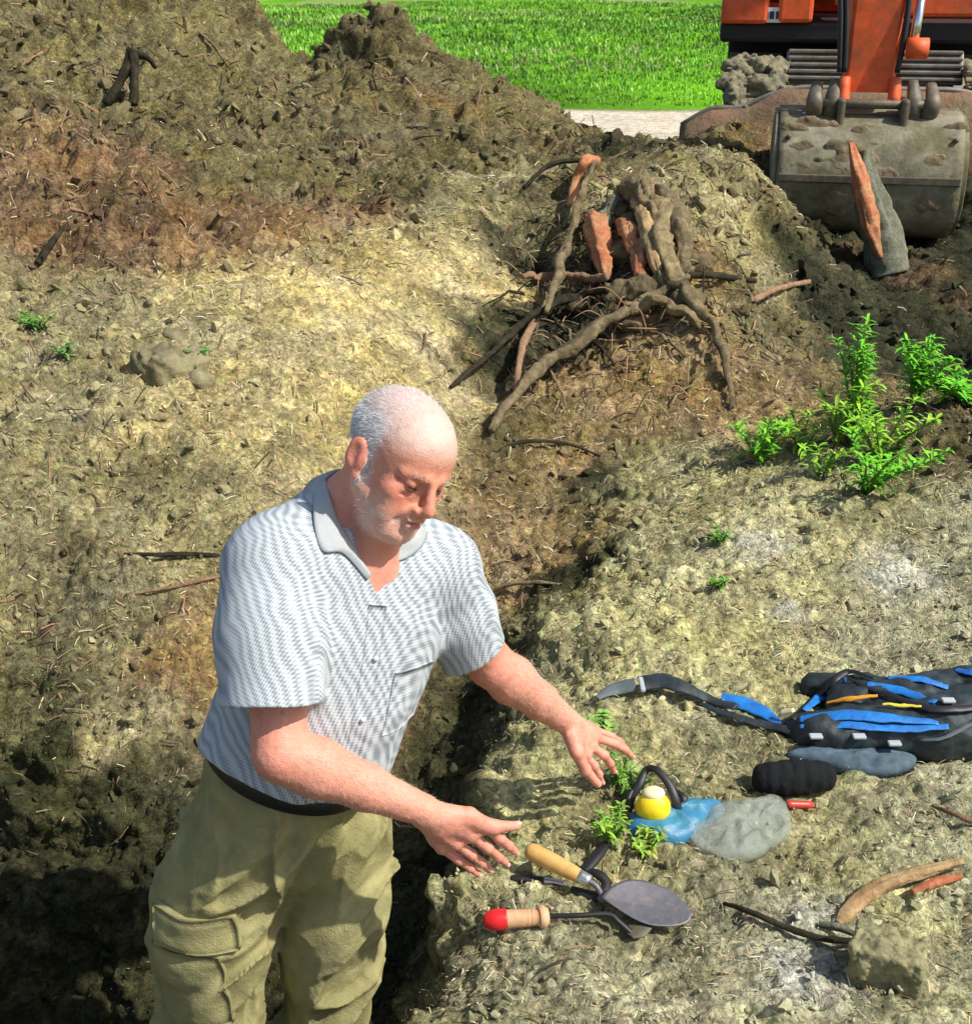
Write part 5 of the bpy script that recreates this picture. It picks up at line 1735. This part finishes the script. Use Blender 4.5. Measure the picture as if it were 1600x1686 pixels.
o2 = np.array([(0, -.012), (.02, -.020), (.05, -.012), (.068, 0), (.05, .012), (.02, .020), (0, .012)])
q2 = spline(np.vstack([o2, o2[:1]]), 30)[:-1]
V, F = extrude_outline(q2, .003, rp(1036, 1540, .008), nrm(np.array([.8, .55, .1])), nrm(np.array([-.55, .8, .0])), np.array([0, 0, 1.0]), .004)
mk('blade', V, F, M['dark_steel'], t2, True)

# black folding tool next to the trowel ferrule
t3 = thing('folding_saw', surf(985, 1440), 'small black folding tool lying behind the metal ferrule of the wooden trowel', 'hand tool')
g2 = surf(985, 1440)[2]
V, F = tube([PZ(1004, 1382, g2 + .016), PZ(985, 1408, g2 + .018), PZ(962, 1436, g2 + .016)], [.006, .011, .010], 10, 24, flat=.7); mk('handle', V, F, M['rubber'], t3, True)
V, F = tube([PZ(962, 1436, g2 + .014), PZ(985, 1440, g2 + .02), PZ(998, 1456, g2 + .014), PZ(984, 1476, g2 + .008), PZ(940, 1466, g2 + .008)], [.008, .011, .010, .011, .009], 10, 40, flat=.7); mk('clip', V, F, M['rubber'], t3, True)
t4 = thing('black_knife', surf(860, 1448), 'slim black pointed knife lying under the man\'s near hand', 'knife')
g3 = surf(860, 1450)[2]
V, F = tube([PZ(818, 1448, g3 + .006), PZ(850, 1446, g3 + .010), PZ(895, 1450, g3 + .010)], [.002, .0085, .0095], 10, 24, flat=.6); mk('handle', V, F, M['rubber'], t4, True)
V, F = tube([PZ(895, 1450, g3 + .010), PZ(912, 1451, g3 + .010), PZ(930, 1455, g3 + .008)], [.0085, .007, .007], 10, 12, flat=.6); mk('bolster', V, F, M['ferrule'], t4, True)

# yellow reel in a black strap
M['yellow'] = mat('yellow_plastic', (.86, .66, .012), rough=.4, bump=.5, bscale=90, bdist=.003)
M['cream'] = mat('cream_cap', (.72, .66, .40), rough=.6)
g4 = surf(1075, 1350)[2]
yc = PZ(1075, 1330, g4 + .036)
yl = thing('tape_reel', (yc[0], yc[1], g4), 'round yellow reel held in a loop of black strap, beside the blue plastic packet', 'tape measure')
IV, IF = icos(4)
V = yc + IV * np.array([.037, .030, .036]) * (1 + .03 * fbm(IV * 5, 3, 4)[:, None])
yo = mk('reel', V, IF, M['yellow'], yl, True)
V = yc + np.array([0, .006, .032]) + IV * np.array([.024, .020, .013])
mk('cap', V, IF, M['cream'], yl, True)
V, F = tube([PZ(1036, 1338, g4 + .010), PZ(1040, 1312, g4 + .035), PZ(1052, 1292, g4 + .055), PZ(1064, 1268, g4 + .075), PZ(1080, 1268, g4 + .085), PZ(1100, 1290, g4 + .070), PZ(1112, 1318, g4 + .045), PZ(1120, 1345, g4 + .012)], [.006, .009, .009, .008, .008, .009, .010, .007], 10, 90, flat=.45, up=(0, -.6, .8))
mk('strap', V, F, M['rubber'], yl, True)
V, F = tube([PZ(1108, 1300, g4 + .04), PZ(1126, 1315, g4 + .035), PZ(1118, 1340, g4 + .01)], [.006, .009, .006], 8, 24, flat=.6); mk('strap_end', V, F, M['rubber'], yl, True)
V, F = tube([PZ(1050, 1290, g4 + .05), PZ(1035, 1310, g4 + .04), PZ(1034, 1335, g4 + .02)], [.005, .007, .006], 8, 24, flat=.6); mk('strap_end', V, F, M['rubber'], yl, True)

# blue packet and clear plastic bag
M['bluepl'] = mat('blue_plastic', (.03, .17, .33), rough=.35, col2=(.05, .22, .32), vscale=14, var=.15, bump=.4, bscale=24, bdist=.01)
M['clear'] = mat('clear_plastic', (.50, .56, .46), rough=.16, alpha=.55, spec=.8, bump=1.0, bscale=45, bdist=.015, coat=.6)
M['clear'].surface_render_method = 'BLENDED'
g5 = surf(1170, 1390)[2]
def crumple(outl, h, seed, nz=.012, n=60, base=g5, fr=22.0):
    """puffy closed packet over an outline on the ground"""
    q = spline(np.array([PZ(a, b, base) for a, b in outl + outl[:1]]), n + 1)[:-1]
    c = q.mean(0)
    V = []; rs = (0, .1, .2, .3, .4, .5, .6, .7, .8, .88, .95, 1.0)
    for s_ in rs:
        for k in range(n):
            p = c + (q[k] - c) * s_
            z = h * (1 - s_ ** 3) ** .6
            V.append([p[0], p[1], base + .004 + z])
    V = np.array(V)
    low = V.copy(); low[:, 2] = base - .01 - .0 * low[:, 2]
    a_ = 1 - np.abs(fbm(V * fr, 3, seed)) * 2
    V[:, 2] += nz * a_ * np.repeat([1, 1, 1, 1, 1, 1, 1, .9, .8, .6, .4, .2], n)
    V[:, :2] += .006 * np.stack([fbm(V * 30, 2, seed + 1), fbm(V * 30, 2, seed + 2)], 1)
    F = [(k * n + j, (k + 1) * n + j, (k + 1) * n + (j + 1) % n, k * n + (j + 1) % n) for k in range(len(rs) - 1) for j in range(n)]
    m = len(V)
    F2 = [(m + a, m + d, m + c_, m + b) for a, b, c_, d in F]
    F3 = [((len(rs) - 1) * n + j, m + (len(rs) - 1) * n + j, m + (len(rs) - 1) * n + (j + 1) % n, (len(rs) - 1) * n + (j + 1) % n) for j in range(n)]
    return np.vstack([V, low]), np.array(F + F2 + F3)
V, F = crumple([(1034, 1350), (1060, 1340), (1100, 1344), (1130, 1332), (1172, 1326), (1192, 1330), (1176, 1356), (1140, 1384), (1100, 1392), (1060, 1388), (1030, 1376)], .030, 3, .010)
tag(mk('plastic_packet', V, F, M['bluepl'], None, True), 'crumpled blue plastic packet between the yellow reel and the clear bag', 'packet')
V, F = crumple([(1120, 1378), (1160, 1338), (1210, 1322), (1280, 1318), (1302, 1345), (1298, 1375), (1262, 1402), (1222, 1416), (1180, 1412)], .012, 7, .024, fr=20, n=90)
tag(mk('clear_bag', V, F, M['clear'], None, True), 'crumpled translucent plastic bag overlapping the blue packet', 'plastic bag')
# red cap of a marker
M['redpl'] = mat('red_plastic', (.55, .05, .03), rough=.4); M['paper'] = mat('pale_scrap', (.66, .62, .36), rough=.8)
mr = thing('marker', surf(1310, 1332), 'small red capped marker at the corner of the clear bag', 'marker')
V, F = tube([surf(1292, 1332, .012), surf(1336, 1333, .012)], [.009, .008], 12, 6); mk('cap', V, F, M['redpl'], mr, True)
V, F = tube([surf(1285, 1334, .012), surf(1293, 1332, .012)], [.011, .011], 12, 3); mk('ring', V, F, M['rubber'], mr, True)
# black padded case
g6 = surf(1305, 1300)[2]
c0_, c1_ = PZ(1262, 1282, g6 + .036), PZ(1352, 1278, g6 + .036)
M['fuzzy'] = mat('black_padding', (.010, .011, .012), rough=.85, spec=.2, bump=1.0, bscale=160, bdist=.004)
pc = SDF(); pc.cone(c0_, c1_, .034, .034, .01); pc.ell(lerp(c0_, c1_, .5), (.075, .036, .034), None, .02)
pc.post = lambda p: .0010 * np.sin((p[:, 0]) * 230 + 2 * fbm(p * 20, 2, 3)) + .006 * fbm(p * 30, 4, 6)
V, F = pc.mesh(.0035)
tag(mk('padded_case', V, F, M['fuzzy'], None, True), 'black rounded padded case lying on the soil in front of the backpack', 'case')

# backpack
M['bagblack'] = mat('black_nylon', (.013, .015, .017), rough=.55, spec=.4, bump=.6, bscale=70, bdist=.004, col2=(.03, .05, .055), vscale=20)
M['bagblue'] = mat('blue_nylon', (.015, .22, .62), rough=.5, col2=(.012, .12, .42), vscale=24, var=.2, bump=.5, bscale=60, bdist=.003)
M['cord'] = mat('orange_cord', (.80, .34, .02), rough=.6)
M['cordyel'] = mat('yellow_cord', (.75, .62, .05), rough=.6)
M['webbing'] = mat('grey_webbing', (.09, .115, .12), rough=.7, var=.3, vscale=60)
M['buckle'] = mat('grey_buckle', (.42, .45, .47), rough=.4)
g7 = surf(1420, 1235)[2]
def bp(px, py, h): return PZ(px, py, g7 + h)
bag = thing('backpack', bp(1440, 1220, 0), 'black backpack with bright blue panels and orange cords, lying flat at the right frame side', 'backpack')
bs = SDF()
bs.cone(bp(1350, 1205, .04), bp(1520, 1200, .05), .050, .065, .05)
bs.cone(bp(1400, 1165, .04), bp(1600, 1150, .05), .055, .075, .05)
bs.cone(bp(1560, 1200, .05), bp(1680, 1180, .05), .075, .09, .05)
bs.cone(bp(1300, 1200, .02), bp(1360, 1215, .03), .022, .040, .04)
bs.cone(bp(1340, 1130, .03), bp(1420, 1140, .04), .030, .045, .04)
def bpost(p):
    d = .012 * (np.abs(fbm(p * np.array([7, 14, 12]), 4, 91)) * 2 - .5)
    return d + .004 * fbm(p * 45, 2, 92)
bs.post = bpost
V, F = bs.mesh(.006)
V[:, 2] = np.maximum(V[:, 2], g7 - .03)
bago = mk('bag_body', V, F, M['bagblack'], bag, True)
bagT = bvh(V, F)
def onbag(px, py, lift):
    loc, n_, i_, dist = bagT.ray_cast(Vector(CP0), Vector(nrm(P(px, py, 1.0) - CP0)))
    g = surf(px, py, 0)
    if loc is None: return g + np.array([0, 0, lift + .004])
    n_ = np.array(n_); n_ = n_ if n_[2] > 0 else -n_
    return np.array(loc) + n_ * lift
def strip(name, pts, w_, m, lift=.004, flat=.18, parent=bag, n=None):
    ps = [onbag(a, b, lift) for a, b in pts]
    ps = spline(np.array(ps), len(ps) * 4)
    V, F = tube(ps, np.interp(np.linspace(0, 1, len(ps)), np.linspace(0, 1, len(w_)), w_), 12, n or 60, flat=flat, up=(0, -.35, .94))
    V = V + .0025 * fbm(V * 40, 3, 12)[:, None]
    return mk(name, V, F, M[m], parent, True)
strip('blue_panel', [(1188, 1150), (1220, 1162), (1255, 1178), (1288, 1196)], [.010, .022, .020, .008], 'bagblue')
strip('blue_panel', [(1325, 1172), (1355, 1145), (1392, 1120)], [.006, .014, .008], 'bagblue')
strip('blue_panel', [(1428, 1128), (1480, 1140), (1540, 1158)], [.008, .016, .010], 'bagblue')
strip('blue_panel', [(1462, 1118), (1520, 1122), (1560, 1134)], [.006, .010, .007], 'bagblue')
strip('blue_panel', [(1318, 1186), (1380, 1180), (1450, 1182), (1545, 1192)], [.008, .015, .014, .006], 'bagblue')
strip('blue_panel', [(1318, 1198), (1400, 1196), (1480, 1200), (1562, 1196)], [.005, .011, .012, .007], 'bagblue')
strip('blue_panel', [(1574, 1105), (1600, 1108), (1640, 1112)], [.008, .014, .012], 'bagblue')
strip('orange_cord', [(1366, 1162), (1400, 1156), (1446, 1152)], [.004, .0075, .004], 'cord', .010, .6)
strip('yellow_cord', [(1452, 1166), (1485, 1166), (1518, 1168)], [.003, .005, .003], 'cordyel', .010, .6)
strip('black_band', [(1308, 1190), (1340, 1160), (1372, 1128), (1400, 1112), (1440, 1124)], [.006, .010, .010, .008, .005], 'rubber', .010, .35)
strip('black_band', [(1400, 1124), (1460, 1150), (1540, 1172), (1620, 1166)], [.005, .009, .009, .008], 'rubber', .010, .35)
strip('grey_webbing', [(1500, 1222), (1550, 1212), (1600, 1190), (1640, 1180)], [.004, .005, .005, .005], 'webbing', .008, .3)
strip('yellow_tag', [(1290, 1184), (1312, 1178)], [.009, .008], 'cream', .016, .5, n=8)
for px, py in ((1472, 1222), (1412, 1212), (1344, 1212), (1560, 1158)):
    V, F = rbox(onbag(px, py, .008), (.030, .018, .008), None, .003)
    mk('buckle', V, F, M['buckle'], bag, False)
# loose shoulder strap running out to the left
def strap_part(name, pts, w_, m):
    ps = [surf(a, b, c_) for a, b, c_ in pts]
    V, F = tube(ps, w_, 12, 60, flat=.28, up=(0, -.3, .95))
    V = V + .003 * fbm(V * 30, 3, 13)[:, None]
    return mk(name, V, F, M[m], bag, True)
strap_part('strap_end', [(982, 1158, .014), (1010, 1148, .022), (1045, 1142, .024)], [.008, .018, .022], 'webbing')
strap_part('shoulder_strap', [(1052, 1142, .026), (1085, 1140, .032), (1125, 1148, .030), (1165, 1162, .022), (1210, 1176, .018)], [.024, .026, .022, .014, .012], 'bagblack')
strap_part('shoulder_strap', [(1150, 1166, .012), (1200, 1186, .016), (1250, 1200, .016), (1310, 1215, .018)], [.008, .010, .012, .014], 'bagblack')
V, F = rbox(surf(1055, 1150, .040), (.012, .060, .010), None, .003); mk('strap_slider', V, F, M['buckle'], bag, False)
# flat blue-grey cloth in front of the pack
M['slate'] = mat('slate_cloth', (.09, .145, .19), rough=.8, col2=(.05, .08, .10), vscale=18, var=.3, bump=.6, bscale=60, bdist=.004)
V, F = crumple([(1292, 1244), (1330, 1234), (1390, 1238), (1440, 1236), (1502, 1246), (1500, 1264), (1450, 1276), (1390, 1268), (1340, 1256)], .012, 11, .010, base=surf(1400, 1258)[2])
tag(mk('slate_cloth', V, F, M['slate'], None, True), 'flat blue-grey cloth tucked under the front of the backpack', 'cloth')

# ------------------------------------------------------------------ weeds
def leaf_blades(mb, base, d, up, L_, w_, col, seg=5, droop=.4):
    """one lance-shaped leaf folded along its midrib"""
    d = nrm(d); s_ = np.cross(d, up); s_ = s_ / (np.linalg.norm(s_) + 1e-9); n_ = np.cross(s_, d)
    t = np.linspace(0, 1, seg + 1)
    wd = w_ * np.sin(np.pi * (t * .92 + .06)) ** .8
    c = base + d * (L_ * t)[:, None] + np.array([0, 0, -1.0]) * (droop * L_ * t ** 2)[:, None]
    V = np.vstack([c - s_ * wd[:, None] + n_ * (wd * .35)[:, None], c, c + s_ * wd[:, None] + n_ * (wd * .35)[:, None]])
    n = seg + 1
    F = [(i, i + 1, n + i + 1, n + i) for i in range(seg)] + [(n + i, n + i + 1, 2 * n + i + 1, 2 * n + i) for i in range(seg)]
    mb.add(V, np.array(F), np.array(col) * RNG.uniform(.55, 1.3) * np.array([RNG.uniform(.8, 1.3), 1, 1]))
M['stem'] = mat('green_stem', (.10, .20, .03), rough=.6)
def plant(px, py, h, label, stems=3, spread=.35, leafn=9, L_=.07, w_=.011, col=(.13, .42, .02), lean=(0, 0), cat='weed', group=None, name='weed'):
    b = surf(px, py, -.005)
    root = thing(name, b, label, cat, group)
    ms, ml = MB(), MB()
    for k in range(stems):
        a = RNG.uniform(0, 2 * math.pi)
        sp = spread * RNG.uniform(.3, 1)
        tip = b + np.array([math.cos(a) * sp * h + lean[0] * h, math.sin(a) * sp * h + lean[1] * h, h * RNG.uniform(.7, 1)])
        mid_ = lerp(b, tip, .5) + np.array([0, 0, h * .08])
        cs = spline(np.array([b + RNG.normal(0, .01, 3) * np.array([1, 1, 0]), mid_, tip]), leafn + 3)
        V, F = tube(cs, np.linspace(.0035, .0012, len(cs)) * (1 + h * 2), 5, len(cs)); ms.add(V, F)
        for i in range(2, len(cs)):
            for q_ in range(3 if i < len(cs) - 1 else 4):
                a2 = i * 2.4 + q_ * 2.1 + RNG.uniform(-.6, .6)
                dd_ = np.array([math.cos(a2), math.sin(a2), RNG.uniform(.25, 1.0)])
                leaf_blades(ml, cs[i], dd_, np.array([0, 0, 1.0]), L_ * RNG.uniform(.6, 1.15) * (1.15 - .5 * i / len(cs)), w_ * RNG.uniform(.35, .65), col, 5, RNG.uniform(.1, .6))
    ms.build('stem', M['stem'], root)
    ml.build('leaves', M['leaf'], root)
    return root
def grp_plants():
    G_ = 'bright green weeds along the trench edge'
    g = (.15, .50, .02); g2 = (.24, .52, .03)
    plant(1248, 765, .20, 'bright green weed at the left end of the row of weeds by the trench', 5, .5, 8, .085, .011, g, group=G_)
    plant(1318, 745, .15, 'low yellow-green weed second from the left in the row by the trench', 5, .8, 6, .075, .010, g2, group=G_)
    plant(1372, 735, .26, 'slender weed beside the tallest weed of the trench row', 5, .5, 9, .085, .011, g2, group=G_)
    plant(1405, 730, .44, 'tallest feathery weed standing in the row by the trench', 8, .22, 14, .075, .010, g, group=G_)
    plant(1425, 812, .24, 'weed spilling forward nearest the camera in the trench row', 7, .8, 8, .08, .011, g, lean=(.1, -.4), group=G_)
    plant(1445, 760, .22, 'bushy weed just right of the one that spills forward', 7, .8, 8, .08, .011, g2, group=G_)
    plant(1505, 668, .26, 'dense weed right of the tallest, on the trench lip', 8, .45, 9, .08, .013, g, group=G_)
    plant(1585, 665, .10, 'low spreading weed at the right end of the trench row', 8, 2.0, 8, .10, .014, g, group=G_)
    plant(1350, 790, .12, 'small weed in front of the trench row', 4, .9, 6, .06, .009, g2, group=G_)
    H_ = 'small weeds round the tools'
    h1 = (.15, .34, .04)
    plant(1016, 1296, .10, 'small weed at the fingertips of the far hand', 5, .5, 7, .030, .005, h1, group=H_)
    plant(1008, 1385, .07, 'small leafy weed beside the black folding tool', 6, .8, 7, .030, .006, (.22, .42, .04), group=H_)
    plant(1062, 1402, .05, 'small leafy weed in front of the blue packet', 6, 1.0, 6, .028, .006, (.26, .42, .05), group=H_)
    plant(1040, 1318, .08, 'small weed left of the yellow reel', 5, .6, 6, .028, .005, h1, group=H_)
    plant(988, 1198, .03, 'round-leaved weed just beyond the far hand', 6, 1.2, 5, .035, .013, (.22, .40, .08), group=H_)
    K_ = 'tiny weeds on the bare soil'
    plant(1180, 895, .05, 'tiny weed on the pale soil right of the bank', 4, 1, 5, .03, .006, h1, group=K_)
    plant(1178, 968, .04, 'tiny weed below another one on the pale soil', 4, 1, 5, .03, .006, h1, group=K_)
    plant(62, 545, .07, 'green weed on the slope at the far left', 7, 1, 6, .045, .007, (.14, .36, .05), group=K_)
    plant(110, 590, .05, 'pale green weed below the weed at far left', 5, 1.2, 5, .04, .007, (.18, .33, .09), group=K_)
    plant(314, 600, .06, 'green sprout on the big rough clod at left', 6, 1, 6, .035, .006, (.15, .42, .08), group=K_)
    plant(470, 78, .05, 'weed on the notch of the spoil heap', 4, 1, 5, .05, .01, (.2, .42, .04), group=K_) if False else None
grp_plants()

# ------------------------------------------------------------------ loose soil, chips and straw, far grass
dens = np.where((RR.ravel() > .9) & (RR.ravel() < 10.3) & (np.abs(AA.ravel()) < math.radians(33)))[0]
gn_ = GNN
def scatter_clods(n, smin, smax, seed, name, label, bright, wfun, sub=1):
    rg = np.random.default_rng(seed)
    p = wfun(dens); p = p / p.sum()
    idx = rg.choice(dens, n, p=p)
    base, bf = icos(sub)
    shapes = []
    for k in range(14):
        f1 = fbm(base * 1.3 + k * 9.1, 3, k)[:, None]; f2 = fbm(base * 3.4 + k * 5.3, 2, k + 40)[:, None]
        v = base * (1 + .55 * f1 + .35 * f2)
        for _ in range(7):      # broken faces
            nn_ = nrm(rg.normal(0, 1, 3)); h_ = rg.uniform(.30, .70)
            v = v - nn_ * np.maximum(v @ nn_ - h_, 0)[:, None] * .9
        shapes.append(v)
    shapes = np.array(shapes)
    nv = len(base)
    c = GD[idx] + rg.normal(0, .004, (n, 3))
    dist = np.hypot(GX[idx], GY[idx])
    u = rg.random(n)
    s_ = (smin + (smax - smin) * u ** 3.2) * np.clip(dist / 3.2, .75, 2.3)
    an = rg.uniform(.45, 1.3, (n, 3))
    q = rg.normal(0, 1, (n, 4)); q /= np.linalg.norm(q, axis=1)[:, None]
    w_, x, y, z = q.T
    Rm = np.stack([1 - 2 * (y * y + z * z), 2 * (x * y - z * w_), 2 * (x * z + y * w_), 2 * (x * y + z * w_), 1 - 2 * (x * x + z * z), 2 * (y * z - x * w_), 2 * (x * z - y * w_), 2 * (y * z + x * w_), 1 - 2 * (x * x + y * y)], 1).reshape(n, 3, 3)
    L = shapes[rg.integers(0, 14, n)] * an[:, None] * s_[:, None, None]
    L = np.einsum('nij,nvj->nvi', Rm, L)
    V = (c + gn_[idx] * (s_ * .25)[:, None])[:, None] + L
    F = (bf[None] + (np.arange(n) * nv)[:, None, None]).reshape(-1, 3)
    col = colr[idx] * rg.uniform(.7, 1.3, (n, 1)) * bright
    C = np.repeat(np.clip(col, 0, .8), nv, axis=0)
    return tag(mk(name, V.reshape(-1, 3), F, M['clod'], None, sub == 1, C), label, None, None, 'stuff')
rgh = ATT[:, 3]
def w_all(i):
    return (.10 + .9 * sstep(.35, 1.0, rgh[i])) * (.25 + np.clip(1.6 * fbm(G0[i] * 3, 3, 6) + .5, 0, 2))
scatter_clods(10000, .004, .022, 5, 'soil_clods', 'loose crumbs and clods of soil', 1.0, w_all, 2)
def w_near(i):
    return (RR.ravel()[i] < 4.2) * (.3 + np.clip(1.6 * fbm(G0[i] * 5, 3, 16) + .5, 0, 2))
scatter_clods(14000, .0025, .010, 6, 'soil_crumbs', 'fine soil crumbs near the pit edge', 1.05, w_near)

def scatter_straw(n, seed, cols, name, label, wfun, l0=.008, l1=.040, wd=.0016):
    rg = np.random.default_rng(seed)
    p = wfun(dens); p = p / p.sum()
    idx = rg.choice(dens, n, p=p)
    nn = gn_[idx]
    d = rg.normal(0, 1, (n, 3)); d -= nn * (d * nn).sum(1)[:, None] * .8
    d /= np.linalg.norm(d, axis=1)[:, None]
    s_ = np.cross(d, nn); s_ /= np.linalg.norm(s_, axis=1)[:, None] + 1e-9
    sc = np.clip(np.hypot(GX[idx], GY[idx]) / 3.2, .7, 2.4)
    L = (l0 + (l1 - l0) * rg.random(n) ** 2) * sc
    W = wd * rg.uniform(.6, 2.0, n) * sc
    c = GD[idx] + nn * (.004 + .006 * rg.random(n))[:, None]
    a, b = c - d * (L / 2)[:, None], c + d * (L / 2)[:, None]
    m_ = c + nn * (L * rg.uniform(0, .15, n))[:, None]
    u = s_ * (W / 2)[:, None]
    th = nn * (W * .5)[:, None]
    V = np.stack([a - u, a + u, m_ - u, m_ + u, m_ + th, b - u, b + u], 1)
    f = np.array([[0, 1, 3, 2], [2, 3, 6, 5]])
    f3 = np.array([[0, 2, 4], [4, 3, 1], [2, 5, 4], [4, 6, 3], [0, 4, 1], [5, 6, 4]])
    k = (np.arange(n) * 7)[:, None, None]
    cc = np.asarray(cols)[rg.integers(0, len(cols), n)] * rg.uniform(.7, 1.25, (n, 1))
    return tag(mk(name, V.reshape(-1, 3), [(f[None] + k).reshape(-1, 4), (f3[None] + k).reshape(-1, 3)], M['straw'], None, False, np.repeat(np.clip(cc, 0, .85), 7, axis=0)), label, None, None, 'stuff')
PAL = [(.62, .54, .30), (.50, .42, .22), (.56, .36, .20), (.34, .27, .15), (.66, .62, .45), (.40, .40, .18), (.12, .10, .06)]
scatter_straw(21000, 8, PAL, 'straw_litter', 'straw, wood chips and dry bits strewn over the soil', lambda i: np.clip(ATT[i, 0] * 3.2, .03, 1) * (.35 + .65 * (rgh[i] < .8)) * (.3 + np.clip(1.5 * fbm(G0[i] * 4, 3, 8) + .5, 0, 2)))
DKP = [(.05, .04, .025), (.09, .07, .04), (.16, .10, .06), (.30, .17, .10), (.22, .18, .10)]
scatter_straw(5500, 9, DKP, 'root_litter', 'dark root bits and twigs in the dug soil', lambda i: np.clip(ATT[i, 0] * 6, .2, 1) * (.15 + sstep(.6, 1.2, rgh[i])) * (.3 + np.clip(1.5 * fbm(G0[i] * 4, 3, 9) + .5, 0, 2)), .02, .09, .0028)

def far_grass(n, seed, name, label, y0, y1, hmin, hmax, cols, wfun=None):
    rg = np.random.default_rng(seed)
    y = y0 * (y1 / y0) ** rg.random(n)
    x = (rg.random(n) * 1.15 - .52) * y
    if wfun is not None:
        k = wfun(x, y); x, y = x[k], y[k]; n = len(x)
    z = base_z(x, y)
    B = 5
    sc = np.clip(y / 20, .8, 2.2)
    a = rg.uniform(0, 2 * np.pi, (n, B)); h = rg.uniform(hmin, hmax, (n, B)) * sc[:, None]
    ln = rg.uniform(.1, .6, (n, B)) * h
    c = np.stack([x, y, z - .02], 1)[:, None] + rg.normal(0, .06, (n, B, 3)) * np.array([1, 1, 0]) * sc[:, None, None]
    tip = c + np.stack([np.cos(a) * ln, np.sin(a) * ln, h], -1)
    s_ = np.stack([-np.sin(a), np.cos(a), 0 * a], -1) * (.012 * sc)[:, None, None]
    md = (c * .5 + tip * .5) + np.array([0, 0, .1]) * h[..., None]
    V = np.stack([c - s_, c + s_, md + s_ * .8, md - s_ * .8, tip], 2)
    k = (np.arange(n * B) * 5)[:, None]
    F4 = k + np.array([[0, 1, 2, 3]]); F3 = k + np.array([[3, 2, 4]])
    nz = fbm(np.stack([x * .35, y * .35, 0 * x], 1), 3, 4)
    cc = np.asarray(cols)[rg.integers(0, len(cols), n)] * (.9 + .9 * nz[:, None]) * rg.uniform(.7, 1.2, (n, 1))
    C = np.repeat(np.clip(cc, 0, .8), B * 5, axis=0)
    return tag(mk(name, V.reshape(-1, 3), [F4, F3], M['leaf'], None, False, C), label, None, None, 'stuff')
GRN = [(.14, .36, .02), (.20, .44, .03), (.10, .28, .02), (.26, .46, .05)]
far_grass(26000, 21, 'grass', 'bright green meadow grass beyond the sandy track', 17.1, 75, .03, .09, GRN)
far_grass(5000, 22, 'dry_grass', 'paler dry grass clumps in the meadow', 24, 80, .05, .13, [(.34, .38, .14), (.26, .34, .09), (.42, .42, .22)],
          lambda x, y: fbm(np.stack([x * .12, y * .16, 0 * x + 3], 1), 3, 44) > .12)
